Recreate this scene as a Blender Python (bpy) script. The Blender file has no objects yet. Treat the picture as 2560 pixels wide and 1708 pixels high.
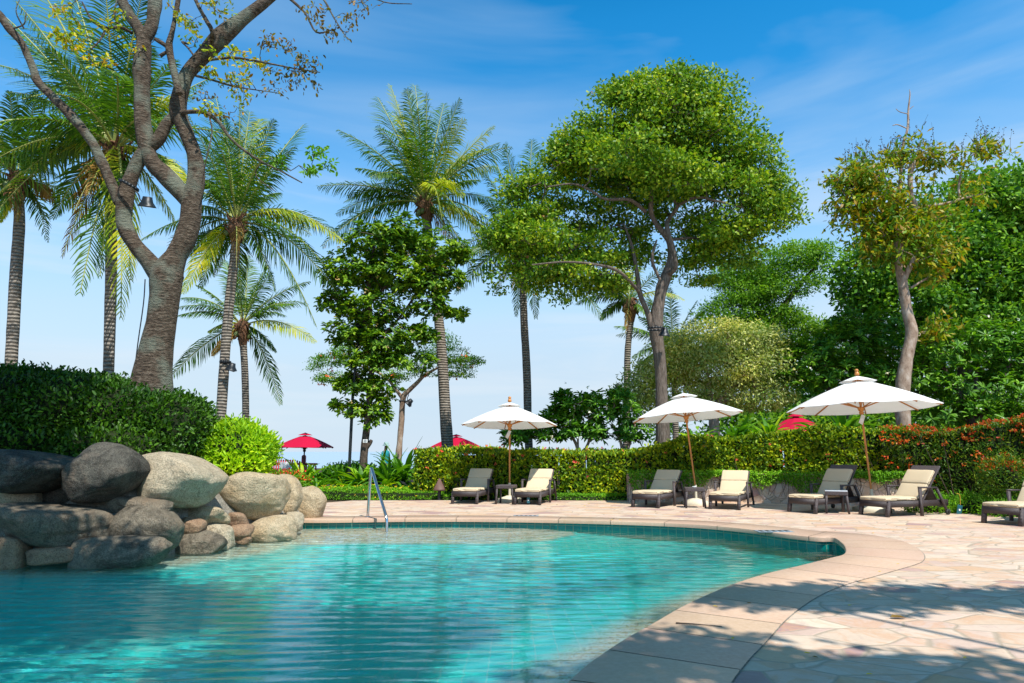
import bpy, bmesh, math, random
import numpy as np
from mathutils import Vector, Matrix
from mathutils.geometry import tessellate_polygon
R=math.radians
rng=np.random.default_rng(7); random.seed(7)
S=bpy.context.scene; COL=S.collection
F=1707.0; CH=1.4; HR=1129.0
TH=math.atan((HR-854)/F); CT,ST=math.cos(TH),math.sin(TH)
def ray(px,py):
    u=(px-1280)/F; v=(854-py)/F
    return np.array([u,CT-v*ST,ST+v*CT])
def W(px,py,Y):
    d=ray(px,py); t=Y/d[1]; return np.array([0,0,CH])+d*t
def G(px,py,z=0.0):
    d=ray(px,py); t=(z-CH)/d[2]; return np.array([0,0,CH])+d*t
def XZ(px,z,Y):   # world point at depth Y, height z, seen in column px
    zc=Y*CT+(z-CH)*ST
    return np.array([(px-1280)/F*zc,Y,z])
def nrm(a):
    a=np.asarray(a,float); return a/np.maximum(np.linalg.norm(a,axis=-1,keepdims=True),1e-9)
_ph=np.random.default_rng(3).uniform(0,6.28,(4,8)); _kd=nrm(np.random.default_rng(4).normal(size=(4,8,3)))
def sn(P,sc=1.0,octs=3,seed=0):      # smooth pseudo noise -1..1
    P=np.asarray(P)*sc+seed*3.17; o=0; a=1; tot=0
    for k in range(octs):
        s=0
        for j in range(6):
            s=s+np.sin(P@(_kd[k,j]*(2.0**k)*(1+.3*j))+_ph[k,j]+1.3*np.sin(P@_kd[k,(j+1)%6]*(2.0**k)))
        o=o+a*s/3.2; tot+=a; a*=.5
    return o/tot
# ------------------------------------------------------------------ mesh building
class MB:
    def __init__(s): s.v=[];s.f=[];s.m=[];s.n=0
    def add(s,V,Fs,mi=0):
        V=np.asarray(V,float).reshape(-1,3); Fs=np.asarray(Fs,int)
        if len(Fs)==0: return s
        s.v.append(V); s.f.append(Fs+s.n); s.m.append(np.full(len(Fs),mi)); s.n+=len(V); return s
    def box(s,c,d,mi=0,M=None):
        x,y,z=[q/2 for q in d]
        V=np.array([[a,b,e] for a in(-x,x) for b in(-y,y) for e in(-z,z)])
        if M is not None: V=V@np.array(M.to_3x3()).T
        return s.add(V+np.array(c),[[0,1,3,2],[4,6,7,5],[0,4,5,1],[2,3,7,6],[0,2,6,4],[1,5,7,3]],mi)
    def bar(s,a,b,w,h=None,mi=0,up=(0,0,1)):
        a=np.array(a,float);b=np.array(b,float);h=w if h is None else h
        t=nrm(b-a); u=np.array(up,float)
        if abs(t@u)>.98: u=np.array([0,1.,0])
        x=nrm(np.cross(t,u)); y=nrm(np.cross(x,t)); V=[]
        for p in(a,b):
            for q,r in((-1,-1),(1,-1),(1,1),(-1,1)): V.append(p+x*q*w/2+y*r*h/2)
        return s.add(V,[[0,3,2,1],[4,5,6,7],[0,1,5,4],[1,2,6,5],[2,3,7,6],[3,0,4,7]],mi)
    def tube(s,P,rad,sides=8,mi=0,smooth=4,rough=0,cap=True):
        P=np.asarray(P,float); rad=np.broadcast_to(np.asarray(rad,float),(len(P),)).copy()
        if smooth>1 and len(P)>2:
            Q=np.vstack([2*P[0]-P[1],P,2*P[-1]-P[-2]]); out=[];ro=[]
            for i in range(len(P)-1):
                for t in np.linspace(0,1,smooth,endpoint=False):
                    a,b,c,d=Q[i],Q[i+1],Q[i+2],Q[i+3]
                    out.append(.5*((2*b)+(c-a)*t+(2*a-5*b+4*c-d)*t*t+(3*b-a-3*c+d)*t**3)); ro.append(rad[i]*(1-t)+rad[i+1]*t)
            out.append(P[-1]);ro.append(rad[-1]); P=np.array(out);rad=np.array(ro)
        T=nrm(np.gradient(P,axis=0)); u=np.array([0,1.,0]) if abs(T[0][1])<.9 else np.array([1.,0,0])
        x=nrm(np.cross(T[0],u)); ang=np.linspace(0,2*np.pi,sides,endpoint=False); V=[]
        for i in range(len(P)):
            x=nrm(x-T[i]*(x@T[i])); y=np.cross(T[i],x)
            ring=P[i]+rad[i]*(np.cos(ang)[:,None]*x+np.sin(ang)[:,None]*y)
            if rough: ring=P[i]+(ring-P[i])*(1+rough*sn(ring,2.2/max(rad.max(),.05)*.3,2))[:,None]
            V.append(ring)
        n=len(P); V=np.vstack(V); i=np.arange(n-1)[:,None]*sides; j=np.arange(sides)[None,:]; k=(j+1)%sides
        Fs=np.stack([i+j,i+k,i+sides+k,i+sides+j],-1).reshape(-1,4)
        s.add(V,Fs,mi)
        if cap:
            c=np.vstack([P[0],V[:sides]]); s.add(c,[[0,(q+1)%sides+1,q+1] for q in range(sides)],mi)
            c=np.vstack([P[-1],V[-sides:]]); s.add(c,[[0,q+1,(q+1)%sides+1] for q in range(sides)],mi)
        return s
    def lathe(s,prof,c=(0,0,0),sides=16,mi=0):
        ang=np.linspace(0,2*np.pi,sides,endpoint=False)
        V=np.array([[r*math.cos(a),r*math.sin(a),z] for r,z in prof for a in ang])+np.array(c)
        n=len(prof); i=np.arange(n-1)[:,None]*sides; j=np.arange(sides)[None,:]; k=(j+1)%sides
        return s.add(V,np.stack([i+j,i+k,i+sides+k,i+sides+j],-1).reshape(-1,4),mi)
    def rbox(s,c,d,r,mi=0,M=None,seg=3,puff=0.0):
        bm=bmesh.new(); bmesh.ops.create_cube(bm,size=1)
        bmesh.ops.subdivide_edges(bm,edges=bm.edges[:],cuts=3,use_grid_fill=True)
        for v in bm.verts: v.co=Vector((v.co.x*d[0],v.co.y*d[1],v.co.z*d[2]))
        bmesh.ops.bevel(bm,geom=[e for e in bm.edges if e.calc_face_angle(0)>.5],offset=r,segments=seg,profile=.5,affect='EDGES')
        bmesh.ops.triangulate(bm,faces=[f for f in bm.faces if len(f.verts)>4])
        V=np.array([v.co[:] for v in bm.verts])
        if puff: V[:,2]+=np.sign(V[:,2])*puff*(np.cos(V[:,0]/d[0]*3)*np.cos(V[:,1]/d[1]*3)); V+=.004*sn(V,9,2)[:,None]
        if M is not None: V=V@np.array(M.to_3x3()).T
        bm.verts.index_update(); q=[[v.index for v in f.verts] for f in bm.faces]; bm.free(); V=V+np.array(c)
        b=s.n; s.v.append(V); s.n+=len(V)
        for k in(3,4):
            a=[x for x in q if len(x)==k]
            if a: s.f.append(np.array(a)+b); s.m.append(np.full(len(a),mi))
        return s
    def build(s,name,mats,parent=None,smooth=False,loc=None):
        me=bpy.data.meshes.new(name); V=np.vstack(s.v)
        if loc is not None: V=V-np.array(loc)
        lt=np.concatenate([np.full(len(f),f.shape[1]) for f in s.f]); li=np.concatenate([f.ravel() for f in s.f])
        me.vertices.add(len(V)); me.vertices.foreach_set('co',V.ravel().astype(np.float32))
        me.loops.add(len(li)); me.loops.foreach_set('vertex_index',li.astype(np.int32))
        me.polygons.add(len(lt)); st=np.concatenate([[0],np.cumsum(lt)[:-1]])
        me.polygons.foreach_set('loop_start',st.astype(np.int32)); me.polygons.foreach_set('loop_total',lt.astype(np.int32))
        me.polygons.foreach_set('material_index',np.concatenate(s.m).astype(np.int32))
        if smooth: me.polygons.foreach_set('use_smooth',np.ones(len(lt),bool))
        me.update(calc_edges=True); me.validate()
        for m in (mats if isinstance(mats,(list,tuple)) else [mats]): me.materials.append(m)
        o=bpy.data.objects.new(name,me); COL.objects.link(o)
        if loc is not None: o.location=loc
        if parent is not None: o.parent=parent
        return o
def tag(o,label=None,cat=None,group=None,kind=None):
    if label:o['label']=label
    if cat:o['category']=cat
    if group:o['group']=group
    if kind:o['kind']=kind
    return o
def thing(name,label,cat,loc=(0,0,0),rz=0,group=None):
    o=bpy.data.objects.new(name,None); COL.objects.link(o); o.location=loc; o.rotation_euler=(0,0,rz); o.empty_display_size=.2
    return tag(o,label,cat,group)
def child(mb,name,mats,root,smooth=False):      # mesh given in world coordinates, root unrotated
    o=mb.build(name,mats,None,smooth,loc=tuple(root.location)); o.location=(0,0,0); o.parent=root; return o
def kids(o): return [c for c in list(bpy.data.objects) if c.parent==o]
def copy_tree(o,parent=None):
    c=o.copy(); COL.objects.link(c); c.parent=parent
    for k in kids(o): copy_tree(k,c)
    return c
# ------------------------------------------------------------------ materials
class NT:
    def __init__(s,name):
        s.m=bpy.data.materials.new(name); s.m.use_nodes=True; s.t=s.m.node_tree; s.t.nodes.clear()
        s.out=s.n('ShaderNodeOutputMaterial')
    def n(s,t,**k):
        x=s.t.nodes.new(t)
        for a,b in k.items():
            if a.startswith('i_'):
                key=a[2:].replace('_',' '); 
                x.inputs[int(key) if key.isdigit() else key].default_value=b
            else: setattr(x,a,b)
        return x
    def l(s,a,b): s.t.links.new(a,b)
    def co(s,scale=(1,1,1),kind='Object',rot=(0,0,0)):
        c=s.n('ShaderNodeTexCoord'); m=s.n('ShaderNodeMapping'); m.inputs['Scale'].default_value=scale; m.inputs['Rotation'].default_value=rot
        s.l(c.outputs[kind],m.inputs[0]); return m.outputs[0]
    def noise(s,vec,scale,det=4,rough=.55,dist=0):
        x=s.n('ShaderNodeTexNoise'); x.inputs['Scale'].default_value=scale; x.inputs['Detail'].default_value=det; x.inputs['Roughness'].default_value=rough; x.inputs['Distortion'].default_value=dist
        if vec is not None: s.l(vec,x.inputs['Vector'])
        return x
    def ramp(s,fac,stops,interp='LINEAR'):
        x=s.n('ShaderNodeValToRGB'); e=x.color_ramp.elements; x.color_ramp.interpolation=interp
        while len(e)<len(stops): e.new(.5)
        for i,(p,c) in enumerate(stops): e[i].position=p; e[i].color=(*c,1)
        s.l(fac,x.inputs[0]); return x.outputs[0]
    def mix(s,f,a,b,mode='MIX'):
        x=s.n('ShaderNodeMix'); x.data_type='RGBA'; x.blend_type=mode
        for v,i in((f,0),(a,6),(b,7)):
            if isinstance(v,(int,float)): x.inputs[i].default_value=v
            elif isinstance(v,tuple): x.inputs[i].default_value=(*v,1)
            else: s.l(v,x.inputs[i])
        return x.outputs[2]
    def math(s,op,a,b=0.0):
        x=s.n('ShaderNodeMath'); x.operation=op
        for i,v in enumerate((a,b)):
            if isinstance(v,(int,float)): x.inputs[i].default_value=v
            else: s.l(v,x.inputs[i])
        return x.outputs[0]
    def bump(s,h,st=.5,dist=.02,nrm=None):
        x=s.n('ShaderNodeBump'); x.inputs['Strength'].default_value=st; x.inputs['Distance'].default_value=dist; s.l(h,x.inputs['Height'])
        if nrm is not None: s.l(nrm,x.inputs['Normal'])
        return x.outputs[0]
    def pr(s,col,rough=.6,metal=0,spec=.5,normal=None,out=True):
        x=s.n('ShaderNodeBsdfPrincipled')
        for v,i in((col,'Base Color'),(rough,'Roughness'),(metal,'Metallic'),(spec,'Specular IOR Level')):
            if isinstance(v,tuple): x.inputs[i].default_value=(*v,1)
            elif isinstance(v,(int,float)): x.inputs[i].default_value=v
            else: s.l(v,x.inputs[i])
        if normal is not None: s.l(normal,x.inputs['Normal'])
        if out: s.l(x.outputs[0],s.out.inputs[0])
        return x.outputs[0]
    def mixsh(s,f,a,b,out=True):
        x=s.n('ShaderNodeMixShader')
        if isinstance(f,(int,float)): x.inputs[0].default_value=f
        else: s.l(f,x.inputs[0])
        s.l(a,x.inputs[1]); s.l(b,x.inputs[2])
        if out: s.l(x.outputs[0],s.out.inputs[0])
        return x.outputs[0]
def leafmat(name,cols,rough=.42,tr=.3,spec=.5):
    if name.startswith(('leaf','frond')): cols=[(min(.7,r*1.45),min(.75,g*1.28),b*.45) for r,g,b in cols]
    rough=max(rough,.5); spec=spec*.55
    t=NT(name); g=t.n('ShaderNodeNewGeometry'); n=len(cols)
    c=t.ramp(g.outputs['Random Per Island'],[(i/(n-1) if n>1 else 0,c) for i,c in enumerate(cols)])
    nn_=t.noise(t.co(),.8,3); c=t.mix(1.0,c,t.ramp(nn_.outputs[0],[(.32,(.62,.72,.8)),(.5,(1,1,1)),(.68,(1.45,1.25,.9))]),'MULTIPLY')
    p=t.pr(c,rough,0,spec,out=False); b=t.n('ShaderNodeBsdfTranslucent')
    t.l(t.mix(1.0,c,(1.5,1.55,.7),'MULTIPLY'),b.inputs[0]); t.mixsh(tr,p,b.outputs[0]); return t.m
def plain(name,c,rough=.6,metal=0,spec=.5,var=.12,sc=6,bump=0):
    t=NT(name); v=t.co(); nz=t.noise(v,sc,5)
    d=tuple(x*(1-var*2) for x in c); e=tuple(min(1,x*(1+var)) for x in c)
    col=t.ramp(nz.outputs[0],[(.3,d),(.7,e)]); t.pr(col,rough,metal,spec,t.bump(nz.outputs[0],bump,.01) if bump else None); return t.m
def barkmat(name,cols,sc=(3,3,.8),bs=.8,scale=5,rings=0,lichen=None,bd=.04):
    t=NT(name); v=t.co(sc); nz=t.noise(v,scale,8,.65); n2=t.noise(t.co(),1.6,4); h=nz.outputs[0]
    col=t.ramp(nz.outputs[0],[(.3,cols[0]),(.52,cols[1]),(.72,cols[2])])
    if lichen: col=t.mix(t.ramp(n2.outputs[0],[(.5,(0,0,0)),(.62,(.8,.8,.8))]),col,lichen)
    if rings:
        w=t.n('ShaderNodeTexWave'); w.bands_direction='Z'; w.inputs['Scale'].default_value=rings; w.inputs['Distortion'].default_value=2.2; w.inputs['Detail'].default_value=3
        t.l(t.co(),w.inputs[0]); h=t.math('ADD',t.math('MULTIPLY',w.outputs[1],.8),t.math('MULTIPLY',h,.6))
        col=t.mix(t.ramp(w.outputs[1],[(.05,(.8,.8,.8)),(.3,(0,0,0))]),col,tuple(c*.4 for c in cols[0]))
    t.pr(col,.85,0,.2,t.bump(h,bs,bd)); return t.m
MAT={}
M=MAT
M['bark_big']=barkmat('bark_big',[(.025,.017,.012),(.115,.085,.06),(.27,.215,.165)],(1.6,1.6,4.5),1.0,6.5,0,(.20,.22,.17),.10)
M['bark_dark']=barkmat('bark_dark',[(.035,.025,.02),(.09,.065,.05),(.17,.13,.10)],(4,4,1),.9,6)
M['bark_rain']=barkmat('bark_rain',[(.06,.045,.035),(.15,.115,.09),(.26,.21,.17)],(4,4,.8),.9,6)
M['bark_pale']=barkmat('bark_pale',[(.16,.10,.065),(.36,.26,.19),(.52,.44,.36)],(2,2,1),.5,3)
M['bark_palm']=barkmat('bark_palm',[(.10,.08,.06),(.25,.215,.175),(.38,.34,.29)],(2,2,3),.7,4,3.2)
M['fibre']=barkmat('palm_fibre',[(.07,.035,.02),(.20,.10,.055),(.35,.22,.12)],(6,6,2),1,5)
M['frond_g']=leafmat('frond_green',[(.025,.075,.018),(.04,.12,.02),(.085,.19,.025)],.35,.3,.6)
M['frond_y']=leafmat('frond_yellow',[(.14,.24,.025),(.26,.34,.04),(.40,.42,.07)],.35,.35,.6)
M['frond_b']=leafmat('frond_brown',[(.11,.075,.05),(.19,.13,.09)],.7,.1,.2)
M['rachis']=plain('frond_stalk',(.30,.33,.07),.45)
M['lf_rain']=leafmat('leaf_rain',[(.035,.11,.015),(.06,.16,.02),(.10,.22,.025),(.17,.29,.04),(.25,.33,.05)],.4,.3)
M['lf_almond']=leafmat('leaf_almond',[(.025,.085,.012),(.05,.14,.015),(.09,.21,.02),(.2,.33,.03)],.3,.25,.6)
M['lf_frang']=leafmat('leaf_frangipani',[(.025,.10,.02),(.06,.19,.025),(.13,.30,.04)],.3,.25,.6)
M['lf_dark']=leafmat('leaf_dark',[(.02,.09,.02),(.05,.16,.03),(.10,.25,.04),(.17,.33,.05)],.4,.3)
M['lf_tam']=leafmat('leaf_tamarind',[(.05,.15,.02),(.09,.23,.03),(.16,.31,.05)],.5,.35)
M['lf_cream']=leafmat('pale_leaf',[(.12,.21,.02),(.32,.38,.07),(.50,.52,.15),(.64,.63,.28)],.5,.3)
M['lf_rust']=leafmat('leaf_rust',[(.04,.14,.02),(.09,.21,.02),(.18,.27,.02),(.24,.24,.02),(.21,.13,.02)],.4,.3)
M['lf_flame']=leafmat('leaf_flame',[(.05,.17,.02),(.1,.26,.03),(.17,.33,.05)],.45,.4)
M['lf_lime']=leafmat('leaf_lime',[(.11,.28,.015),(.22,.42,.02),(.34,.52,.04)],.4,.35)
M['lf_hedge']=leafmat('leaf_hedge',[(.012,.045,.01),(.022,.08,.012),(.05,.15,.015)],.35,.25,.6)
M['lf_ixora']=leafmat('leaf_ixora',[(.03,.09,.015),(.07,.17,.015),(.2,.32,.02),(.36,.43,.035)],.35,.25,.6)
M['lf_redtip']=leafmat('leaf_redtip',[(.02,.08,.012),(.04,.12,.015),(.08,.17,.02),(.16,.22,.02)],.35,.25,.6)
M['lf_red']=leafmat('leaf_red',[(.33,.03,.02),(.38,.06,.02),(.28,.14,.03)],.4,.3)
M['lf_vine']=leafmat('leaf_vine',[(.05,.17,.02),(.1,.28,.03),(.17,.38,.05)],.45,.3)
M['lf_cover']=leafmat('leaf_cover',[(.06,.2,.012),(.11,.3,.02),(.18,.4,.03)],.5,.3)
M['lf_strap']=leafmat('leaf_strap',[(.03,.12,.015),(.07,.22,.02),(.16,.34,.02),(.36,.46,.03)],.3,.3,.6)
M['lf_strapd']=leafmat('leaf_strap_dark',[(.025,.1,.015),(.05,.17,.02),(.1,.26,.03)],.3,.3,.6)
M['lf_fran2']=leafmat('leaf_fore',[(.10,.2,.02),(.22,.34,.03),(.42,.42,.06),(.25,.14,.03)],.45,.35)
M['fl_red']=leafmat('flower_red',[(.75,.03,.02),(.85,.1,.03)],.6,.2)
M['fl_pink']=leafmat('flower_pink',[(.8,.04,.06),(.85,.15,.12)],.6,.2)
M['fl_white']=leafmat('flower_white',[(.8,.8,.7),(.85,.83,.72)],.6,.2)
M['fl_yel']=leafmat('flower_yellow',[(.85,.5,.02),(.85,.6,.05)],.6,.1)
M['fl_or']=leafmat('flower_orange',[(.8,.12,.03),(.8,.2,.06)],.6,.2)
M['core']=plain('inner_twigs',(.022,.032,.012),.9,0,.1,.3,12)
M['soil']=plain('soil',(.075,.055,.035),.95,0,.1,.3,5,.6)
M['canvas']=None
def canvas(name,c,tr):
    t=NT(name); v=t.co(); w=t.noise(v,90,2); n=t.noise(v,2.5,3)
    col=t.ramp(n.outputs[0],[(.2,tuple(x*.93 for x in c)),(.8,c)])
    p=t.pr(col,.85,0,.15,t.bump(w.outputs[0],.15,.002),out=False); b=t.n('ShaderNodeBsdfTranslucent'); t.l(col,b.inputs[0]); t.mixsh(tr,p,b.outputs[0]); return t.m
M['canvas']=canvas('white_canvas',(.86,.85,.82),.22)
M['canvas_red']=canvas('crimson_canvas',(.55,.008,.05),.18)
M['cushion']=canvas('cushion_cloth',(.60,.48,.32),0.02)
def woodmat():
    t=NT('teak'); v=t.co((14,14,1.5)); n=t.noise(v,3,6,.6); t.pr(t.ramp(n.outputs[0],[(.3,(.40,.13,.02)),(.7,(.62,.25,.05))]),.4,0,.5,t.bump(n.outputs[0],.2,.004)); return t.m
M['teak']=woodmat()
def wicker():
    t=NT('wicker'); c=t.co()
    w1=t.n('ShaderNodeTexWave'); w1.bands_direction='X'; w1.inputs['Scale'].default_value=22; w1.inputs['Distortion'].default_value=.6
    w2=t.n('ShaderNodeTexWave'); w2.bands_direction='Z'; w2.inputs['Scale'].default_value=18; w2.inputs['Distortion'].default_value=.6
    w3=t.n('ShaderNodeTexWave'); w3.bands_direction='Y'; w3.inputs['Scale'].default_value=22
    for w in(w1,w2,w3): t.l(c,w.inputs[0])
    h=t.math('MULTIPLY',t.math('ADD',w1.outputs[1],w3.outputs[1]),w2.outputs[1]); n=t.noise(c,9,4)
    col=t.ramp(h,[(.1,(.018,.012,.012)),(.75,(.075,.052,.05)),(1,(.15,.12,.12))]); col=t.mix(t.math('MULTIPLY',n.outputs[0],.35),col,(.10,.08,.08))
    t.pr(col,.42,0,.5,t.bump(h,.6,.006)); return t.m
M['wicker']=wicker()
M['wick_plain']=plain('dark_strap',(.05,.036,.036),.45)
M['cream_metal']=plain('cream_base',(.62,.56,.42),.6,0,.4,.06,3,.1)
def steel():
    t=NT('stainless'); n=t.noise(t.co((1,1,8)),20,3); t.pr((.62,.64,.66),t.math('ADD',t.math('MULTIPLY',n.outputs[0],.12),.12),1,.5); return t.m
M['steel']=steel()
M['black']=plain('black_metal',(.018,.022,.026),.45,.3)
M['glass']=plain('lamp_glass',(.25,.28,.3),.1,0,.8)
M['rubber']=plain('rubber',(.02,.02,.02),.7)
M['teal_tag']=plain('tag_card',(.01,.10,.13),.5)
M['white_paint']=plain('white_paint',(.78,.78,.76),.5,0,.4,.04)
M['red_paint']=plain('red_paint',(.42,.035,.04),.5,0,.4,.1)
M['yellow_cord']=plain('yellow_cord',(.7,.42,.04),.7)
M['skin']=plain('skin',(.32,.17,.1),.5,0,.4,.05)
M['shirt']=plain('teal_shirt',(.01,.28,.32),.8)
M['hat']=plain('pale_hat',(.28,.42,.42),.85)
M['trouser']=plain('dark_trousers',(.03,.035,.05),.9)
M['rust']=plain('brown_lantern',(.12,.06,.045),.6)
M['slate']=plain('slate_table',(.62,.66,.7),.15,0,.7,.03)
def rockmat(name,base,dark,warm,lich=None,dk=.5):
    t=NT(name); v=t.co(); oi=t.n('ShaderNodeObjectInfo')
    add=t.n('ShaderNodeVectorMath'); add.operation='ADD'; t.l(v,add.inputs[0]); cm=t.n('ShaderNodeCombineXYZ'); t.l(t.math('MULTIPLY',oi.outputs['Random'],37),cm.inputs[0]); t.l(cm.outputs[0],add.inputs[1]); v=add.outputs[0]
    big=t.noise(v,1.6,6,.6,.6); mid=t.noise(v,6,8,.7); fine=t.noise(v,55,3,.8)
    vo=t.n('ShaderNodeTexVoronoi'); vo.inputs['Scale'].default_value=80; t.l(v,vo.inputs['Vector'])
    col=t.ramp(mid.outputs[0],[(.25,dark),(.5,base),(.75,tuple(min(.8,x*1.25) for x in base))])
    col=t.mix(t.ramp(big.outputs[0],[(.5,(0,0,0)),(.66,(.75,.75,.75))]),col,warm)
    st=t.noise(v,2.4,7,.7,.9); col=t.mix(t.ramp(st.outputs[0],[(dk,(0,0,0)),(dk+.14,(.75,.75,.75))]),col,tuple(x*.22 for x in dark))
    col=t.mix(t.ramp(fine.outputs[0],[(.38,(.8,.8,.8)),(.52,(0,0,0))]),col,tuple(x*.32 for x in base))
    col=t.mix(t.ramp(vo.outputs[0],[(.0,(.4,.4,.4)),(.35,(0,0,0))]),col,(.75,.7,.62))
    h=t.math('ADD',t.math('MULTIPLY',mid.outputs[0],1.0),t.math('ADD',t.math('MULTIPLY',fine.outputs[0],.25),t.math('MULTIPLY',big.outputs[0],1.5)))
    t.pr(col,.85,0,.25,t.bump(h,1.0,.10)); return t.m
M['rock_grey']=rockmat('granite_grey',(.60,.50,.345),(.33,.25,.16),(.58,.44,.28),dk=.60)
M['rock_dark']=rockmat('granite_dark',(.25,.21,.15),(.11,.09,.062),(.27,.19,.12),dk=.50)  # dark granite, base lowered further to strengthen the shade on the left boulders
M['rock_tan']=rockmat('granite_tan',(.62,.49,.315),(.38,.28,.16),(.58,.40,.21),dk=.64)
M['rock_rust']=rockmat('granite_rust',(.40,.25,.15),(.26,.15,.09),(.46,.30,.18),dk=.6)
M['mortar']=rockmat('mortar',(.36,.33,.27),(.22,.2,.16),(.33,.25,.17),dk=.54)
def flag(name,wall=False):
    t=NT(name); 
    c=t.co((1,1,1) if not wall else (1,1,1.0)); nz=t.noise(c,1.1,3); nz2=t.noise(c,7,4,.6)
    dv=t.mix(.10 if not wall else .06,c,nz.outputs['Color'],'ADD'); dv=t.mix(.035,dv,nz2.outputs['Color'],'ADD')
    mp=t.n('ShaderNodeMapping'); mp.inputs['Scale'].default_value=(1.15,2.0,1) if not wall else (2.6,2.6,2.6); mp.inputs['Rotation'].default_value=(0,0,.12); t.l(dv,mp.inputs[0])
    def vor(feat):
        x=t.n('ShaderNodeTexVoronoi'); x.feature=feat; x.inputs['Scale'].default_value=1.75; x.inputs['Randomness'].default_value=1; t.l(mp.outputs[0],x.inputs['Vector']); return x
    f1=vor('F1'); ed=vor('DISTANCE_TO_EDGE')
    sep=t.n('ShaderNodeSeparateColor'); t.l(f1.outputs['Color'],sep.inputs[0])
    col=t.ramp(sep.outputs[0],[(0,(.50,.39,.30)),(.2,(.60,.50,.40)),(.38,(.48,.34,.29)),(.5,(.63,.54,.43)),(.64,(.52,.32,.18)),(.72,(.56,.48,.40)),(.9,(.56,.39,.31)),(.96,(.32,.19,.19))])
    # streaky bedding stain within each stone
    off=t.n('ShaderNodeVectorMath'); off.operation='MULTIPLY_ADD'; t.l(f1.outputs['Color'],off.inputs[0]); off.inputs[1].default_value=(9,9,9); t.l(c,off.inputs[2])
    s1=t.noise(off.outputs[0],2.2,7,.65,1.2); s2=t.noise(off.outputs[0],14,6,.7)
    col=t.mix(t.ramp(s1.outputs[0],[(.50,(0,0,0)),(.58,(.55,.55,.55)),(.68,(.1,.1,.1))]),col,(.52,.27,.13))
    col=t.mix(t.ramp(s1.outputs[0],[(.30,(.55,.55,.55)),(.42,(0,0,0))]),col,(.36,.24,.22))
    col=t.mix(.15,col,t.ramp(s2.outputs[0],[(.3,(.36,.30,.26)),(.7,(.78,.72,.64))]))
    j=t.ramp(ed.outputs[0],[(.012,(.9,.9,.9)),(.036,(0,0,0))]); col=t.mix(j,col,(.37,.31,.24) if not wall else (.40,.32,.235))
    h=t.math('ADD',t.math('MULTIPLY',t.ramp(ed.outputs[0],[(0,(0,0,0)),(.06,(1,1,1))]),1.0 if not wall else 2.2),t.math('MULTIPLY',s2.outputs[0],.5))
    col=t.mix(1.0,col,(1.03,.98,.92),'MULTIPLY') if not wall else col
    t.pr(col,.62,0,.35,t.bump(h,.45 if not wall else .5,.012 if not wall else .025)); return t.m
M['deck']=flag('flagstone'); M['wallstone']=flag('wall_stone',True)
def coping():
    t=NT('coping_stone'); g=t.n('ShaderNodeNewGeometry'); c=t.co(); n=t.noise(c,1.7,6,.6,.8); f=t.noise(c,26,5,.7); s=t.noise(t.co((1,3,1),rot=(0,0,.5)),3,5,.6,1)
    col=t.ramp(g.outputs['Random Per Island'],[(0,(.47,.30,.215)),(.3,(.44,.295,.20)),(.6,(.50,.345,.235)),(.85,(.39,.28,.18)),(1,(.45,.265,.20))])
    col=t.mix(t.ramp(n.outputs[0],[(.4,(0,0,0)),(.7,(.5,.5,.5))]),col,(.50,.37,.275))
    col=t.mix(t.ramp(s.outputs[0],[(.55,(0,0,0)),(.7,(.4,.4,.4))]),col,(.42,.32,.27))
    col=t.mix(.18,col,t.ramp(f.outputs[0],[(.3,(.3,.24,.2)),(.7,(.75,.68,.6))]))
    t.pr(t.mix(1.0,col,(1.03,.97,.91),'MULTIPLY'),.6,0,.35,t.bump(f.outputs[0],.25,.006)); return t.m
M['coping']=coping()
def tile():
    t=NT('pool_tile'); c=t.co(); br=t.n('ShaderNodeTexBrick'); t.l(c,br.inputs[0])
    br.offset=0; br.inputs['Scale'].default_value=1; br.inputs['Mortar Size'].default_value=.006; br.inputs['Brick Width'].default_value=.15; br.inputs['Row Height'].default_value=.15
    br.inputs['Color1'].default_value=(.0,.30,.33,1); br.inputs['Color2'].default_value=(.01,.42,.43,1); br.inputs['Mortar'].default_value=(.35,.52,.42,1)
    t.pr(br.outputs[0],.25,0,.5); return t.m
M['tile']=tile()
def floor():
    t=NT('pool_floor'); c=t.co(); br=t.n('ShaderNodeTexBrick'); t.l(c,br.inputs[0]); br.offset=0
    br.inputs['Scale'].default_value=1; br.inputs['Mortar Size'].default_value=.007; br.inputs['Brick Width'].default_value=.2; br.inputs['Row Height'].default_value=.2
    br.inputs['Color1'].default_value=(.008,.47,.44,1); br.inputs['Color2'].default_value=(.03,.56,.50,1); br.inputs['Mortar'].default_value=(.15,.5,.45,1)
    pb=t.n('ShaderNodeTexVoronoi'); pb.inputs['Scale'].default_value=28; t.l(c,pb.inputs['Vector']); sp=t.n('ShaderNodeSeparateColor'); t.l(pb.outputs['Color'],sp.inputs[0])
    peb=t.ramp(sp.outputs[0],[(0,(.34,.21,.13)),(.3,(.48,.36,.25)),(.6,(.55,.47,.36)),(1,(.42,.42,.38))])
    g=t.n('ShaderNodeSeparateXYZ'); t.l(c,g.inputs[0]); nz=t.noise(c,2.2,4)
    z=t.math('ADD',g.outputs[2],t.math('MULTIPLY',nz.outputs[0],.07))
    mr=t.n('ShaderNodeMapRange'); mr.inputs[1].default_value=-.66; mr.inputs[2].default_value=-.48; t.l(z,mr.inputs[0])
    t.pr(t.mix(mr.outputs[0],br.outputs[0],peb),.6,0,.3); return t.m
M['floor']=floor()
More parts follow.
